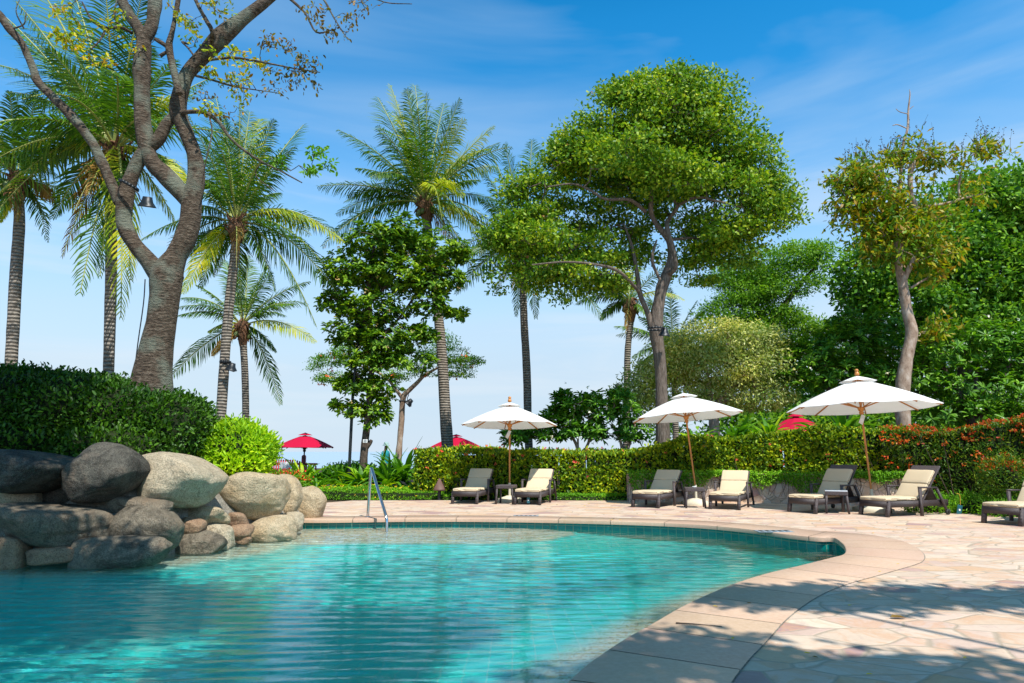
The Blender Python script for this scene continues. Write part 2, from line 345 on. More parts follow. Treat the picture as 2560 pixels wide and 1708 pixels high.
def water():
    t=NT('pool_water'); c=t.co((1.0,2.4,1))
    n1=t.noise(c,7,3,.5,.3); n2=t.noise(c,20,2,.5,.6)
    h=t.math('ADD',n1.outputs[0],t.math('MULTIPLY',n2.outputs[0],.35))
    g=t.n('ShaderNodeBsdfGlass'); g.inputs['IOR'].default_value=1.33; g.inputs['Roughness'].default_value=0.0; g.inputs[0].default_value=(.90,1,1,1)
    t.l(t.bump(h,.22,.010),g.inputs['Normal']); t.l(g.outputs[0],t.out.inputs[0]); return t.m
M['water']=water()
def sea():
    t=NT('sea'); n=t.noise(t.co((.3,1,1)),.6,6); t.pr((.31,.40,.47),.5,0,.5,t.bump(n.outputs[0],.15,.2)); return t.m
M['sea']=sea()
# ------------------------------------------------------------------ camera, sky, sun
cam=bpy.data.cameras.new('camera'); cam.lens=24; cam.sensor_width=36; cam.clip_end=20000; cam.clip_start=.05
co=bpy.data.objects.new('camera',cam); COL.objects.link(co); co.location=(0,0,CH); co.rotation_euler=(math.pi/2+TH,0,0); S.camera=co
sd=nrm([.50,-.87,math.tan(R(58))]); ele=math.asin(sd[2]); 
sun=bpy.data.lights.new('sun','SUN'); sun.energy=4.9; sun.angle=R(.5); sun.color=(1,.96,.89)
so=bpy.data.objects.new('sun',sun); COL.objects.link(so); so.rotation_euler=Vector(sd).to_track_quat('Z','Y').to_euler()
wd=bpy.data.worlds.new('World'); S.world=wd; wd.use_nodes=True; nt=wd.node_tree; nt.nodes.clear()
wo=nt.nodes.new('ShaderNodeOutputWorld'); bg=nt.nodes.new('ShaderNodeBackground'); sk=nt.nodes.new('ShaderNodeTexSky')
sk.sky_type='NISHITA'; sk.sun_disc=False; sk.sun_elevation=ele; sk.sun_rotation=math.atan2(sd[0],sd[1]); sk.air_density=1.0; sk.dust_density=.35; sk.ozone_density=2.2; sk.altitude=0
gm=nt.nodes.new('ShaderNodeGamma'); gm.inputs[1].default_value=1.30
tint=nt.nodes.new('ShaderNodeMix'); tint.data_type='RGBA'; tint.blend_type='MULTIPLY'; tint.inputs[0].default_value=1; tint.inputs[7].default_value=(.06,.90,1.05,1)
tc=nt.nodes.new('ShaderNodeTexCoord'); mp=nt.nodes.new('ShaderNodeMapping'); mp.inputs['Scale'].default_value=(1.0,1.0,5); mp.inputs['Rotation'].default_value=(.0,R(22),0)
nz=nt.nodes.new('ShaderNodeTexNoise'); nz.inputs['Scale'].default_value=1.7; nz.inputs['Detail'].default_value=5; nz.inputs['Roughness'].default_value=.45; nz.inputs['Distortion'].default_value=.6
rp=nt.nodes.new('ShaderNodeValToRGB'); mp.inputs['Location'].default_value=(3.1,.4,.7); rp.color_ramp.elements[0].position=.40; rp.color_ramp.elements[0].color=(0,0,0,1); rp.color_ramp.elements[1].position=.85; rp.color_ramp.elements[1].color=(.85,.85,.85,1)
mx=nt.nodes.new('ShaderNodeMix'); mx.data_type='RGBA'; mx.inputs[7].default_value=(3.6,4.7,5.8,1)
sx=nt.nodes.new('ShaderNodeSeparateXYZ'); hr=nt.nodes.new('ShaderNodeValToRGB'); e=hr.color_ramp.elements; e[0].position=0; e[0].color=(1,1,1,1); e[1].position=.62; e[1].color=(0,0,0,1)
for p_,v_ in((.11,.96),(.18,.83),(.26,.58),(.36,.26),(.46,.03)):
    q=e.new(p_); q.color=(v_,v_,v_,1)
hz=nt.nodes.new('ShaderNodeMix'); hz.data_type='RGBA'; hz.inputs[7].default_value=(4.2,4.95,5.7,1)
L=nt.links.new
L(tc.outputs['Generated'],mp.inputs[0]); L(tc.outputs['Generated'],sx.inputs[0]); L(sx.outputs[2],hr.inputs[0]); L(mp.outputs[0],nz.inputs['Vector']); L(nz.outputs[0],rp.inputs[0])
L(sk.outputs[0],gm.inputs[0]); zr_=nt.nodes.new('ShaderNodeMapRange'); zr_.inputs[1].default_value=.56; zr_.inputs[2].default_value=.95; zr_.inputs[3].default_value=1.0; zr_.inputs[4].default_value=.38; L(sx.outputs[2],zr_.inputs[0]); zm=nt.nodes.new('ShaderNodeVectorMath'); zm.operation='SCALE'; L(gm.outputs[0],zm.inputs[0]); L(zr_.outputs[0],zm.inputs['Scale']); L(zm.outputs[0],tint.inputs[6]); L(tint.outputs[2],hz.inputs[6]); L(hr.outputs[0],hz.inputs[0]); L(hz.outputs[2],mx.inputs[6]); cmk=nt.nodes.new('ShaderNodeMath'); cmk.operation='MULTIPLY_ADD'; cmk.use_clamp=True; cmk.inputs[1].default_value=.9; cmk.inputs[2].default_value=.78; L(sx.outputs[0],cmk.inputs[0]); cm2=nt.nodes.new('ShaderNodeMath'); cm2.operation='MULTIPLY'; L(cmk.outputs[0],cm2.inputs[0]); L(rp.outputs[0],cm2.inputs[1]); L(cm2.outputs[0],mx.inputs[0]); mp2=nt.nodes.new('ShaderNodeMapping'); mp2.inputs['Scale'].default_value=(1.6,1.6,13); mp2.inputs['Rotation'].default_value=(0,R(5),0); L(tc.outputs['Generated'],mp2.inputs[0])
nz2=nt.nodes.new('ShaderNodeTexNoise'); nz2.inputs['Scale'].default_value=1.5; nz2.inputs['Detail'].default_value=6; nz2.inputs['Roughness'].default_value=.55; nz2.inputs['Distortion'].default_value=.5; L(mp2.outputs[0],nz2.inputs['Vector'])
rp2=nt.nodes.new('ShaderNodeValToRGB'); rp2.color_ramp.elements[0].position=.50; rp2.color_ramp.elements[0].color=(0,0,0,1); rp2.color_ramp.elements[1].position=.72; rp2.color_ramp.elements[1].color=(.5,.5,.5,1); L(nz2.outputs[0],rp2.inputs[0])
lo=nt.nodes.new('ShaderNodeMapRange'); lo.inputs[1].default_value=.5; lo.inputs[2].default_value=.25; L(sx.outputs[2],lo.inputs[0]); lm=nt.nodes.new('ShaderNodeMath'); lm.operation='MULTIPLY'; L(lo.outputs[0],lm.inputs[0]); L(rp2.outputs[0],lm.inputs[1])
mx2=nt.nodes.new('ShaderNodeMix'); mx2.data_type='RGBA'; mx2.inputs[7].default_value=(5.0,5.5,6.0,1); L(lm.outputs[0],mx2.inputs[0]); L(mx.outputs[2],mx2.inputs[6]); L(mx2.outputs[2],bg.inputs[0]); L(bg.outputs[0],wo.inputs[0]); bg.inputs[1].default_value=.12
S.view_settings.view_transform='Standard'; S.view_settings.look='None'; S.view_settings.exposure=0.42; S.view_settings.gamma=1
S.render.engine='CYCLES'
try:
    S.cycles.transparent_max_bounces=16; S.cycles.max_bounces=8
except Exception: pass
# ------------------------------------------------------------------ pool, deck, ground
WL=-.18
near_px=[(1447,1708),(1560,1617),(1642,1568),(1736,1513),(1839,1467),(1923,1439),(2017,1416),(2091,1397),(2118,1390),(2126,1381),(2124,1371),(2116,1360),(2091,1345)]
far_px=[(2042,1356-2),(1968,1336),(1894,1326),(1820,1318),(1745,1312),(1647,1307),(1523,1303),(1400,1300),(1200,1297),(1000,1297),(752,1299)]
far_px[0]=(2048,1344)
near=[G(*p)[:2] for p in near_px]; far=[G(*p)[:2] for p in far_px]
out=[np.array(p) for p in [(-5.6,15.6),(-8.5,13),(-11,11.5),(-13.5,9),(-13,4.5),(-9.5,1.6),(-5,.7),(-2.2,1.1),(-.8,1.9),(-.1,3.0)]]
ctrl=near+far+out
def smooth_closed(P,k=5):
    P=np.array(P); n=len(P); o=[]
    for i in range(n):
        a,b,c,d=P[i-1],P[i],P[(i+1)%n],P[(i+2)%n]
        for t in np.linspace(0,1,k,endpoint=False): o.append(.5*((2*b)+(c-a)*t+(2*a-5*b+4*c-d)*t*t+(3*b-a-3*c+d)*t**3))
    return np.array(o)
pool=smooth_closed(ctrl,6)
def resample(P,step):
    Q=np.vstack([P,P[:1]]); s=np.concatenate([[0],np.cumsum(np.linalg.norm(np.diff(Q,axis=0),axis=1))]); n=int(s[-1]/step); t=np.linspace(0,s[-1],n,endpoint=False)
    return np.stack([np.interp(t,s,Q[:,0]),np.interp(t,s,Q[:,1])],1)
pool=resample(pool,.12)
area=.5*np.sum(pool[:,0]*np.roll(pool[:,1],-1)-pool[:,1]*np.roll(pool[:,0],-1))
def offset(P,d):     # outward
    T=np.roll(P,-3,0)-np.roll(P,3,0); T=nrm(T); N=np.stack([T[:,1],-T[:,0]],1)*(1 if area>0 else -1); return P+N*np.asarray(d).reshape(-1,1)
wid=np.full(len(pool),.62)
Yc=pool[:,1]; wid=np.interp(Yc,[3,5,8,11,14,16],[.80,.86,.80,.95,.62,.5]); 
k=9; wid=np.convolve(np.concatenate([wid[-k:],wid,wid[:k]]),np.ones(2*k+1)/(2*k+1),'same')[k:-k]
outer=offset(pool,wid)
for _ in range(3): outer=(np.roll(outer,1,0)+outer*2+np.roll(outer,-1,0))/4
def sheet(name,outerp,hole,z,mat,label=None,cat=None,kind='structure'):
    loops=[[Vector((p[0],p[1],0)) for p in outerp],[Vector((p[0],p[1],0)) for p in hole]]
    tr=tessellate_polygon(loops); allp=[(v.x,v.y,z) for l in loops for v in l]
    V=np.array(allp); T=np.array([t for t in tr])
    a=V[T[:,1]]-V[T[:,0]]; b=V[T[:,2]]-V[T[:,0]]; cz=np.cross(a,b)[:,2]; T[cz<0]=T[cz<0][:,::-1]
    o=MB().add(V,T).build(name,mat); return tag(o,label,cat,kind=kind)
dk=[(-4.6,20.25),(-1.0,20.35),(3.2,20.4),(3.6,19.9),(9.6,19.5),(10.0,18.8),(10.6,17.4),(14.5,16.5),(24,15.5),(30,15),(30,-12),(-30,-12),(-30,14.5),(-8,15.2)]
sheet('deck',dk,outer,0,M['deck'])
sheet('ground',[(-90,60),(90,60),(90,-40),(-90,-40)],offset(pool,.25),-.03,M['soil'])
tag(MB().add([(-6000,40,-2.2),(6000,40,-2.2),(6000,9000,-2.2),(-6000,9000,-2.2)],[[0,1,2,3]]).build('sea',M['sea']),kind='structure')
# coping slabs
cp=MB(); s=np.concatenate([[0],np.cumsum(np.linalg.norm(np.diff(np.vstack([pool,pool[:1]]),axis=0),axis=1))]); n=len(pool); i=0; inner=offset(pool,-.06)
while i<n:
    y=pool[i,1]; ln=6 if y<8.5 else (7 if y<12 else 9)
    j=min(i+ln,n)
    ids=[q%n for q in range(i,j+1)]
    A=inner[ids].copy(); B=outer[ids].copy()
    sh=.006
    ta=nrm(A[1]-A[0])*sh; tb=nrm(B[1]-B[0])*sh; A[0]+=ta; B[0]+=tb; ta=nrm(A[-1]-A[-2])*sh; A[-1]-=ta; B[-1]-=ta
    m=len(ids); r=.012
    prof=[]
    for P0,P1,z0 in((A,B,0),):
        e=nrm(B-A)
        rows=[np.c_[A,np.full(m,-.062)],np.c_[A-e*0,np.full(m,.012-r)],np.c_[A+e*r*.4,np.full(m,.012-r*.3)],np.c_[A+e*r*1.3,np.full(m,.012)],np.c_[B,np.full(m,.012)],np.c_[B,np.full(m,-.06)]]
    V=np.vstack(rows); Fq=[]
    for a in range(len(rows)-1):
        for b in range(m-1): Fq.append([a*m+b,(a+1)*m+b,(a+1)*m+b+1,a*m+b+1])
    for b0 in(0,m-1):
        pass
    cp.add(V,Fq)
    i=j
tag(cp.build('pool_coping',M['coping']),kind='structure')
# joint bed under coping
jb=MB(); I2=offset(pool,-.04); O2=offset(outer,.012); m=len(pool); V=np.vstack([np.c_[I2,np.full(m,-.004)],np.c_[O2,np.full(m,.004)]]); jb.add(V,[[q,m+q,m+(q+1)%m,(q+1)%m] for q in range(m)])
tag(jb.build('mortar_bed',M['mortar']),kind='structure')
# pool walls (tile band)
wl=MB(); arc=s[:-1]
UV=MB(); V=np.vstack([np.c_[pool,np.full(m,-.005)],np.c_[pool,np.full(m,-1.6)]]); UV.add(V,[[q,(q+1)%m,m+(q+1)%m,m+q] for q in range(m)])
w=UV.build('pool_wall',None); w.data.materials.clear()
t=NT('wall_tile_shaded'); uvn=t.n('ShaderNodeUVMap'); br=t.n('ShaderNodeTexBrick'); t.l(uvn.outputs[0],br.inputs[0]); br.offset=0; br.inputs['Scale'].default_value=1; br.inputs['Mortar Size'].default_value=.007; br.inputs['Brick Width'].default_value=.16; br.inputs['Row Height'].default_value=.105
br.inputs['Color1'].default_value=(0,.16,.14,1); br.inputs['Color2'].default_value=(.0,.22,.19,1); br.inputs['Mortar'].default_value=(.16,.26,.18,1); t.pr(br.outputs[0],.2,0,.5)  # tile and mortar colours darkened to stand in for shadow under the coping
w.data.materials.append(t.m); uvl=w.data.uv_layers.new(name='UVMap')
arr=[]
for q in range(m):
    a0,a1=s[q],s[q+1]; arr+= [(a0,0),(a1,0),(a1,-1.6),(a0,-1.6)]
uvl.data.foreach_set('uv',np.array(arr,float).ravel()); tag(w,kind='structure')
# floor
def segdist(P,A):
    d=np.full(len(P),1e9)
    for a,b in zip(A[:-1],A[1:]):
        ab=b-a; t=np.clip(((P-a)@ab)/(ab@ab),0,1); d=np.minimum(d,np.linalg.norm(P-a-t[:,None]*ab,axis=1))
    return d
xs=np.arange(-15,10,.12); ys=np.arange(-.2,17,.12); X,Yg=np.meshgrid(xs,ys); P=np.c_[X.ravel(),Yg.ravel()]
nearc=np.array([np.array([-.1,3.0])]+near[:8]); d1=segdist(P,nearc)
farc=np.array([far[-3]*.0+np.array([-.75,far[-3][1]])]+far[-2:]+[np.array([-7.5,14.2])]); d2=segdist(P,farc)
rk=np.array([(-12.5,9.4),(-8.2,10.0),(-5.6,10.3),(-4.6,12),(-4.3,14.6)]); d3=segdist(P,rk)
D=.10+.40*d1**1.15; D2=np.where(d2<1.2,.07,np.where(d2<1.7,.16,np.where(d2<2.1,.36,.55+.5*(d2-2.1)))); D3=.35+.5*np.maximum(d3-.5,0)
D=np.minimum(np.minimum(D,D2),np.minimum(D3,1.25)); Z=WL-D
nx=len(xs); ny=len(ys); ii=(np.arange(ny-1)[:,None]*nx+np.arange(nx-1)[None,:]).ravel()
V=np.c_[P,Z]; ins=np.ones(len(ii),bool)
# keep only cells inside or near the pool
def inside(P,poly):
    c=np.zeros(len(P),bool); x,y=P[:,0],P[:,1]
    for a,b in zip(poly,np.roll(poly,-1,0)):
        q=((a[1]>y)!=(b[1]>y)); c^=q&(x<(b[0]-a[0])*(y-a[1])/(b[1]-a[1]+1e-12)+a[0])
    return c
big=offset(pool,.22); keep=inside(P,big); ii=ii[keep[ii]]
tag(MB().add(V,np.c_[ii,ii+1,ii+nx+1,ii+nx]).build('pool_floor',M['floor'],smooth=True),kind='structure')
# water body (closed volume): fine waved top
step=.07; xs=np.arange(-14,9,.045); ys=np.arange(.2,16.4,.035); X,Yg=np.meshgrid(xs,ys); P=np.c_[X.ravel(),Yg.ravel()]; nx=len(xs);ny=len(ys)
P3=np.c_[P*np.array([1,1.0]),np.zeros(len(P))]
wx,wy=P[:,0],P[:,1]; w1=sn(P3*np.array([.6,.6,1]),1,2); w2=sn(P3*np.array([1,2.4,1]),3.0,3,2); env=.75+.5*sn(P3,.8,2,4)
w3=sn(P3*np.array([1,1.6,1]),2.2,3,5)
zz=WL+env*(.0050*np.sin(wy*27+3.4*w1+wx*1.5+1.0*w3)+.0026*np.sin(wy*41-wx*6+4*w1+1.6*w3)+.0011*np.sin(wy*63+wx*14+3*w2))+.0026*w2+.006*sn(P3*np.array([.8,1.3,1]),1.0,2,7)
V=np.c_[P,zz]; ii=(np.arange(ny-1)[:,None]*nx+np.arange(nx-1)[None,:]).ravel(); bigw=offset(pool,.10); keep=inside(P,bigw)
kf=keep[ii]&keep[ii+1]&keep[ii+nx]&keep[ii+nx+1]; ii=ii[kf]; Ft=np.c_[ii,ii+1,ii+nx+1,ii+nx]
wm=MB(); nV=len(V); wm.add(V,Ft); 
# sides+bottom by extruding boundary
E={}
for q in Ft:
    for a,b in((q[0],q[1]),(q[1],q[2]),(q[2],q[3]),(q[3],q[0])):
        if (b,a) in E: del E[(b,a)]
        else: E[(a,b)]=1
V2=V.copy(); V2[:,2]=-1.5
wm.v[0]=np.vstack([V,V2]); wm.n=2*nV
wm.f.append(Ft[:,::-1]+nV); wm.m.append(np.zeros(len(Ft),int))
sf=np.array([[a,a+nV,b+nV,b] for a,b in E]); wm.f.append(sf); wm.m.append(np.zeros(len(sf),int))
wo_=wm.build('pool_water',M['water'],smooth=True); tag(wo_,kind='structure'); wo_.cycles.is_caustics_caster=True; sun.cycles.is_caustics_light=True
for o in bpy.data.objects:
    if o.name in('pool_floor','pool_wall'): o.cycles.is_caustics_receiver=True
# inlaid metal lids
for k_,(px,py,w_,d_,lb) in enumerate([(1935,1330,.62,.30,'blue grey rectangular skimmer lid set in deck nearer the curved corner'),(1315,1291,.55,.16,'thin dark drain cover set in deck before the first white umbrella')]):
    p=G(px,py); mb=MB(); mb.rbox((p[0],p[1],.010),(w_,d_,.012),.004); r=thing('drain_cover',lb,'drain cover',(p[0],p[1],0)); child(mb,'plate',plain('lid_metal',(.22,.27,.31),.5,0),r)
    mb=MB()
    for q in range(5): mb.box((p[0]-w_*.36+q*w_*.18,p[1],.0175),(w_*.10,d_*.5,.003))
    child(mb,'slots',M['black'],r)
# ------------------------------------------------------------------ leaves
def leaves(mb,P,D,N,L,Wd,mi=0,simple=False,fold=.18):
    P=np.asarray(P);n=len(P)
    if n==0: return
    L=np.broadcast_to(L,(n,))[:,None]; Wd=np.broadcast_to(Wd,(n,))[:,None]
    D=nrm(D); Sd=nrm(np.cross(D,N)); Nn=np.cross(Sd,D)
    if simple:
        V=np.stack([P,P+D*L*.5+Sd*Wd*.5,P+D*L,P+D*L*.5-Sd*Wd*.5],1).reshape(-1,3)
        mb.add(V,np.arange(4*n).reshape(-1,4),mi); return
    up=Nn*Wd*fold
    V=np.stack([P,P+D*L*.3+Sd*Wd*.42+up,P+D*L*.72+Sd*Wd*.40+up,P+D*L-Nn*L*.08,P+D*L*.72-Sd*Wd*.40+up,P+D*L*.3-Sd*Wd*.42+up],1).reshape(-1,3)
    b=np.arange(n)[:,None]*6
    mb.add(V,np.vstack([b+[[0,1,2,3]],b+[[0,3,4,5]]]),mi)
def rdir(n): return nrm(rng.normal(size=(n,3)))
def ell(px,py,rx,ry,Y,rd=None):
    c=W(px,py,Y); k=Y/F; return c,np.array([rx*k,(rd if rd else (rx+ry)/2)*k,ry*k])
def clusters(lobes,n,shell=.55,gap=0,gs=1.0):
    if gap:
        C,O=clusters(lobes,int(n*(1+gap)),shell); k=np.argsort(-(sn(C*np.array([1,1,1.15]),gs,2,9)+.25*rng.normal(size=len(C))))[:n]; return C[k],O[k]
    w=np.array([(r[0]*r[1]+r[1]*r[2]+r[0]*r[2]) for c,r in lobes]); w/=w.sum(); idx=rng.choice(len(lobes),n,p=w)
    C=np.array([l[0] for l in lobes])[idx]; Rr=np.array([l[1] for l in lobes])[idx]; d=rdir(n); rr=shell+(1-shell)*rng.random(n)**.6
    d=d*(rr*(1+.12*sn(C+d*Rr,1.2,2)))[:,None]; return C+d*Rr,nrm(d/Rr)
def spray(mb,C,O,per,cr,Ls,Wr,mi=0,up=.3,outw=.6,droop=.2,simple=True,flat=.7,shape='rand'):
    n=len(C)*per; c=np.repeat(C,per,0); o=np.repeat(O,per,0)
    if shape=='rosette':
        ax=nrm(o*.6+np.array([0,0,.8])+.3*rdir(n)); ax=np.repeat(nrm(O*.6+np.array([0,0,.8])+.25*rdir(len(C))),per,0)
        r=rdir(n); r=nrm(r-ax*np.sum(r*ax,1,keepdims=True)); ti=rng.uniform(-.15,.75,(n,1)); D=nrm(r+ax*ti); N=nrm(ax-D*np.sum(ax*D,1,keepdims=True)+.15*rdir(n))
        P=c+r*cr*.12+ax*rng.uniform(-.35,.1,(n,1))*cr
    else:
        P=c+np.clip(rng.normal(size=(n,3)),-1.5,1.5)*np.array([1,1,flat])*cr
        D=nrm(o*outw+rdir(n)+np.array([0,0,-droop])); N=nrm(rdir(n)*.8+np.array([0,0,up])+o*.5)
    L_=Ls*rng.uniform(.65,1.25,n); leaves(mb,P,D,N,L_,L_*Wr,mi,simple)
def twigs(mb,skel,C,r0=.03,r1=.008,maxn=150,sides=4,mi=0):
    sk=[np.array(p) for p in skel]; C=C.copy()
    if len(C)>maxn: C=C[rng.choice(len(C),maxn,replace=False)]
    A=np.array(sk); d=np.array([np.min(np.linalg.norm(A-c,axis=1)) for c in C]); nodes=list(A)
    for i in np.argsort(d):
        c=C[i]; N_=np.array(nodes); q=np.linalg.norm(N_-c,axis=1)+.25*np.maximum(N_[:,2]-c[2],0); b=N_[np.argmin(q)]; L_=np.linalg.norm(c-b)
        if L_<.05: continue
        m1=b+(c-b)*.4+rng.normal(size=3)*.1*L_+np.array([0,0,-.05*L_]); m2=b+(c-b)*.75+rng.normal(size=3)*.07*L_
        rr=min(r0,r1+.012*L_); mb.tube([b,m1,m2,c],[rr,rr*.8,rr*.6,r1*.6],sides,mi,2,cap=False); nodes+= [m1,m2]
def limb(pts,Y0):      # pts: (px,py,width_px[,dY])
    P=[];r=[]
    for q in pts:
        Y=Y0+(q[3] if len(q)>3 else 0); P.append(W(q[0],q[1],Y)); r.append(q[2]*Y/F/2)
    return P,r
def tree(name,label,cat,Y,limbs,lobes,mat_b,leafspec,group=None,gz=0,sides=9,extra=None,lobeY=None,ntw=120,tw=(.035,.01),flowers=None,shell=.5,zb=None,gap=.35,gs=2.6):
    P0,_=limb(limbs[0],Y) if limbs else ([W(lobes[0][0],HR+20,Y)],0)
    root=thing(name,label,cat,(P0[0][0],P0[0][1],gz),0,group)
    mb=MB(); sk=[]
    for l in limbs:
        P,r=limb(l,Y); r=[q*(.86 if name=='rain_tree' else 1) for q in r]; mb.tube(P,r,sides,0,4,rough=.10); sk+=P; sk+=[(a+b)/2 for a,b in zip(P[:-1],P[1:])]
    LB=[ell(q[0],q[1],q[2],q[3],Y+(q[4] if len(q)>4 else 0),q[5] if len(q)>5 else None) for q in lobes]
    cm=MB()
    n,per,cr,Ls,Wr,mat,kw=leafspec
    C,O=clusters(LB,n,shell,gap,gs)
    tip=C if not sk else C
    if sk: twigs(mb,sk[1:],C,tw[0],tw[1],ntw)
    child(mb,'trunk',mat_b,root,True)
    spray(cm,C,O,per,cr,Ls,Wr,0,**kw)
    mats=[mat]
    child(cm,'crown',mats,root)
    if flowers:
        fm,nf,fs=flowers; k=rng.choice(len(C),nf); m2=MB(); Pf=C[k]+O[k]*cr*.9+rng.normal(size=(nf,3))*cr*.3
        spray(m2,Pf,O[k],6,fs*.5,fs,.7,0,simple=True); tag(child(m2,'flowers',fm,root),kind='stuff')
    return root,C,O
# ---- big rain tree
rain_l=[[(1658,1135,44),(1655,1021,38),(1650,901,34),(1640,825,40),(1650,740,36),(1662,700,33),(1679,650,28),(1676,610,24),(1662,586,22),(1640,560,16),(1627,525,15),(1631,463,13),(1635,387,10),(1640,330,6)],
 [(1635,830,26),(1618,780,17),(1600,735,15),(1592,680,13),(1580,617,9),(1560,560,5)],
 [(1668,690,18),(1690,660,12,-.5),(1668,570,14,-.5),(1674,545,12),(1694,513,11),(1662,478,9),(1650,440,6)],
 [(1614,530,12),(1575,500,11,-.5),(1514,498,9,-1),(1480,478,8,-1),(1434,460,6,-1),(1370,467,4,-1)],
 [(1692,515,10),(1740,494,9,-.6),(1790,502,7,-1),(1860,520,4,-1)],
 [(1603,735,11),(1549,680,10,-.8),(1491,662,8,-1),(1415,655,6,-1.5),(1330,662,4,-1.5)],
 [(1672,600,10),(1735,595,8,.5),(1800,602,6,.5),(1860,640,4,.5)],
 [(1650,700,9,-.6),(1630,650,10,-.6),(1642,600,5,-.5)]]
rain_o=[(1545,650,60,24,.6),(1490,725,60,22,.2),(1735,640,60,30,.8),(1600,570,55,30,1.6),(1700,700,40,20,1.2),(1420,740,45,18,0),(1800,600,60,35,.5),(1640,540,60,25,2),(1290,640,70,40,.5),(1340,700,60,25,.3),(1250,600,45,35),(1560,600,60,30,1.5),(1640,470,150,50,2.0),(1510,520,80,35,.8),(1590,480,60,40,2),(1765,560,95,45,1.0),(1700,440,120,60,-1),(1560,380,120,60,-1.5),(1830,570,80,50,-.5),(1450,620,80,40,.8),(1590,230,90,50),(1700,185,70,35),(1430,350,60,35),(1900,470,70,60,-1),(1800,640,70,30,.5),(1600,640,50,35,1.8),(1380,520,70,40,1),(1660,300,190,130),(1740,240,110,75),(1560,290,120,90),(1480,350,110,70),(1800,330,110,90),(1880,420,85,80),(1940,500,60,60),(1900,560,70,45),(1840,610,70,35),(1420,400,80,50),(1360,440,80,45),(1640,400,170,55,1),(1480,450,110,40,1),(1780,450,120,70,.5),(1310,480,60,40),(1280,570,70,40),(1350,600,100,45,-.5),(1270,680,55,35),(1400,680,100,30,-.5),(1500,620,70,35,-.5),(1480,560,80,25,1),(1560,420,80,30,1.5),(1720,640,50,30,1),(1530,700,60,25),(1760,690,40,25,2),(1990,545,18,14),(1240,720,22,16),(1330,540,80,30),(1860,660,30,18,1)]
tree('rain_tree','large spreading green tree with dark forked trunk behind the middle white umbrella','tree',21.8,rain_l,rain_o,M['bark_rain'],(5400,20,.22,.145,.55,M['lf_rain'],dict(up=.6,outw=.5,flat=.38)),shell=.2,ntw=700,tw=(.055,.014),gap=.5,gs=2.8,flowers=(leafmat('seed_pods',[(.2,.03,.04),(.35,.1,.05),(.45,.4,.05)],.6,.1),90,.07))
# ---- almond-like tree
al=[[(907,1175,20),(912,1110,19),(919,1049,17),(925,980,15),(930,900,14),(926,800,13),(922,700,11),(935,620,8),(950,560,5)],[(927,900,10),(960,840,8),(1010,780,6),(1060,700,4)],[(926,820,9),(880,770,7),(830,745,4)],[(925,985,8),(890,930,5),(870,880,4)],[(925,760,9),(990,690,7),(1060,640,5)],[(913,1125,12),(926,1105,10),(929,1100,7)]]
ao=[(950,600,100,55),(1020,580,60,50),(1090,620,85,55),(1160,640,35,25),(880,680,85,55),(1000,690,110,60),(1090,700,80,45),(840,750,50,32),(940,770,100,50),(1070,760,75,35),(1140,780,32,20),(880,830,70,40),(970,850,85,45),(1060,830,40,25),(920,900,70,40),(1010,900,75,28),(895,955,55,32),(960,970,45,35),(885,1020,45,22),(945,1030,35,30),(920,1060,22,14),(1060,900,25,18),(850,960,20,14),(845,1010,18,10)]
tree('almond_tree','glossy green tree with layered leaf rosettes and a label on its slim trunk','tree',23,al,ao,M['bark_dark'],(2100,10,.23,.20,.45,M['lf_almond'],dict(shape='rosette',simple=False)),ntw=260,tw=(.03,.01),flowers=(leafmat('blossom_spikes',[(.5,.42,.2),(.45,.28,.12)],.6,.2),110,.07),shell=.35)
pl=W(913,1103,22.74); r=thing('tree_label','small white printed label plate fixed to the almond tree trunk','sign',tuple(pl-np.array([0,0,.06]))); child(MB().rbox(pl,(.15,.012,.11),.004),'plate',M['white_paint'],r); mb=MB()
for q,w_ in enumerate((.07,.10,.10,.05)): mb.box(pl+np.array([0,-.008,.035-.022*q]),(w_,.003,.008))
child(mb,'printed_lines',M['black'],r)
# ---- flame tree
fl=[[(995,1160,17),(999,1110,15),(1004,1050,14),(1008,995,15),(1024,975,11),(1042,958,10),(1062,938,8),(1095,920,5),(1140,900,3)],[(1007,996,11),(990,975,8),(960,940,6),(900,915,4),(830,905,3)],[(1050,950,6),(1070,900,4),(1120,865,3)]]
fo=[(1120,890,75,22),(1090,925,60,12),(1155,905,50,16),(1185,900,22,7),(1110,850,40,22),(1000,930,60,18),(830,900,50,13),(785,915,28,7),(840,945,50,12),(880,880,60,20),(1140,930,45,12),(1040,890,40,22)]
tree('flame_tree','slender forked tree with feathery leaves and orange red blossoms near the sea','tree',28,fl,fo,M['bark_pale'],(520,26,.16,.10,.4,M['lf_flame'],dict(up=.8,flat=.35)),ntw=110,tw=(.022,.006),flowers=(M['fl_or'],40,.11))
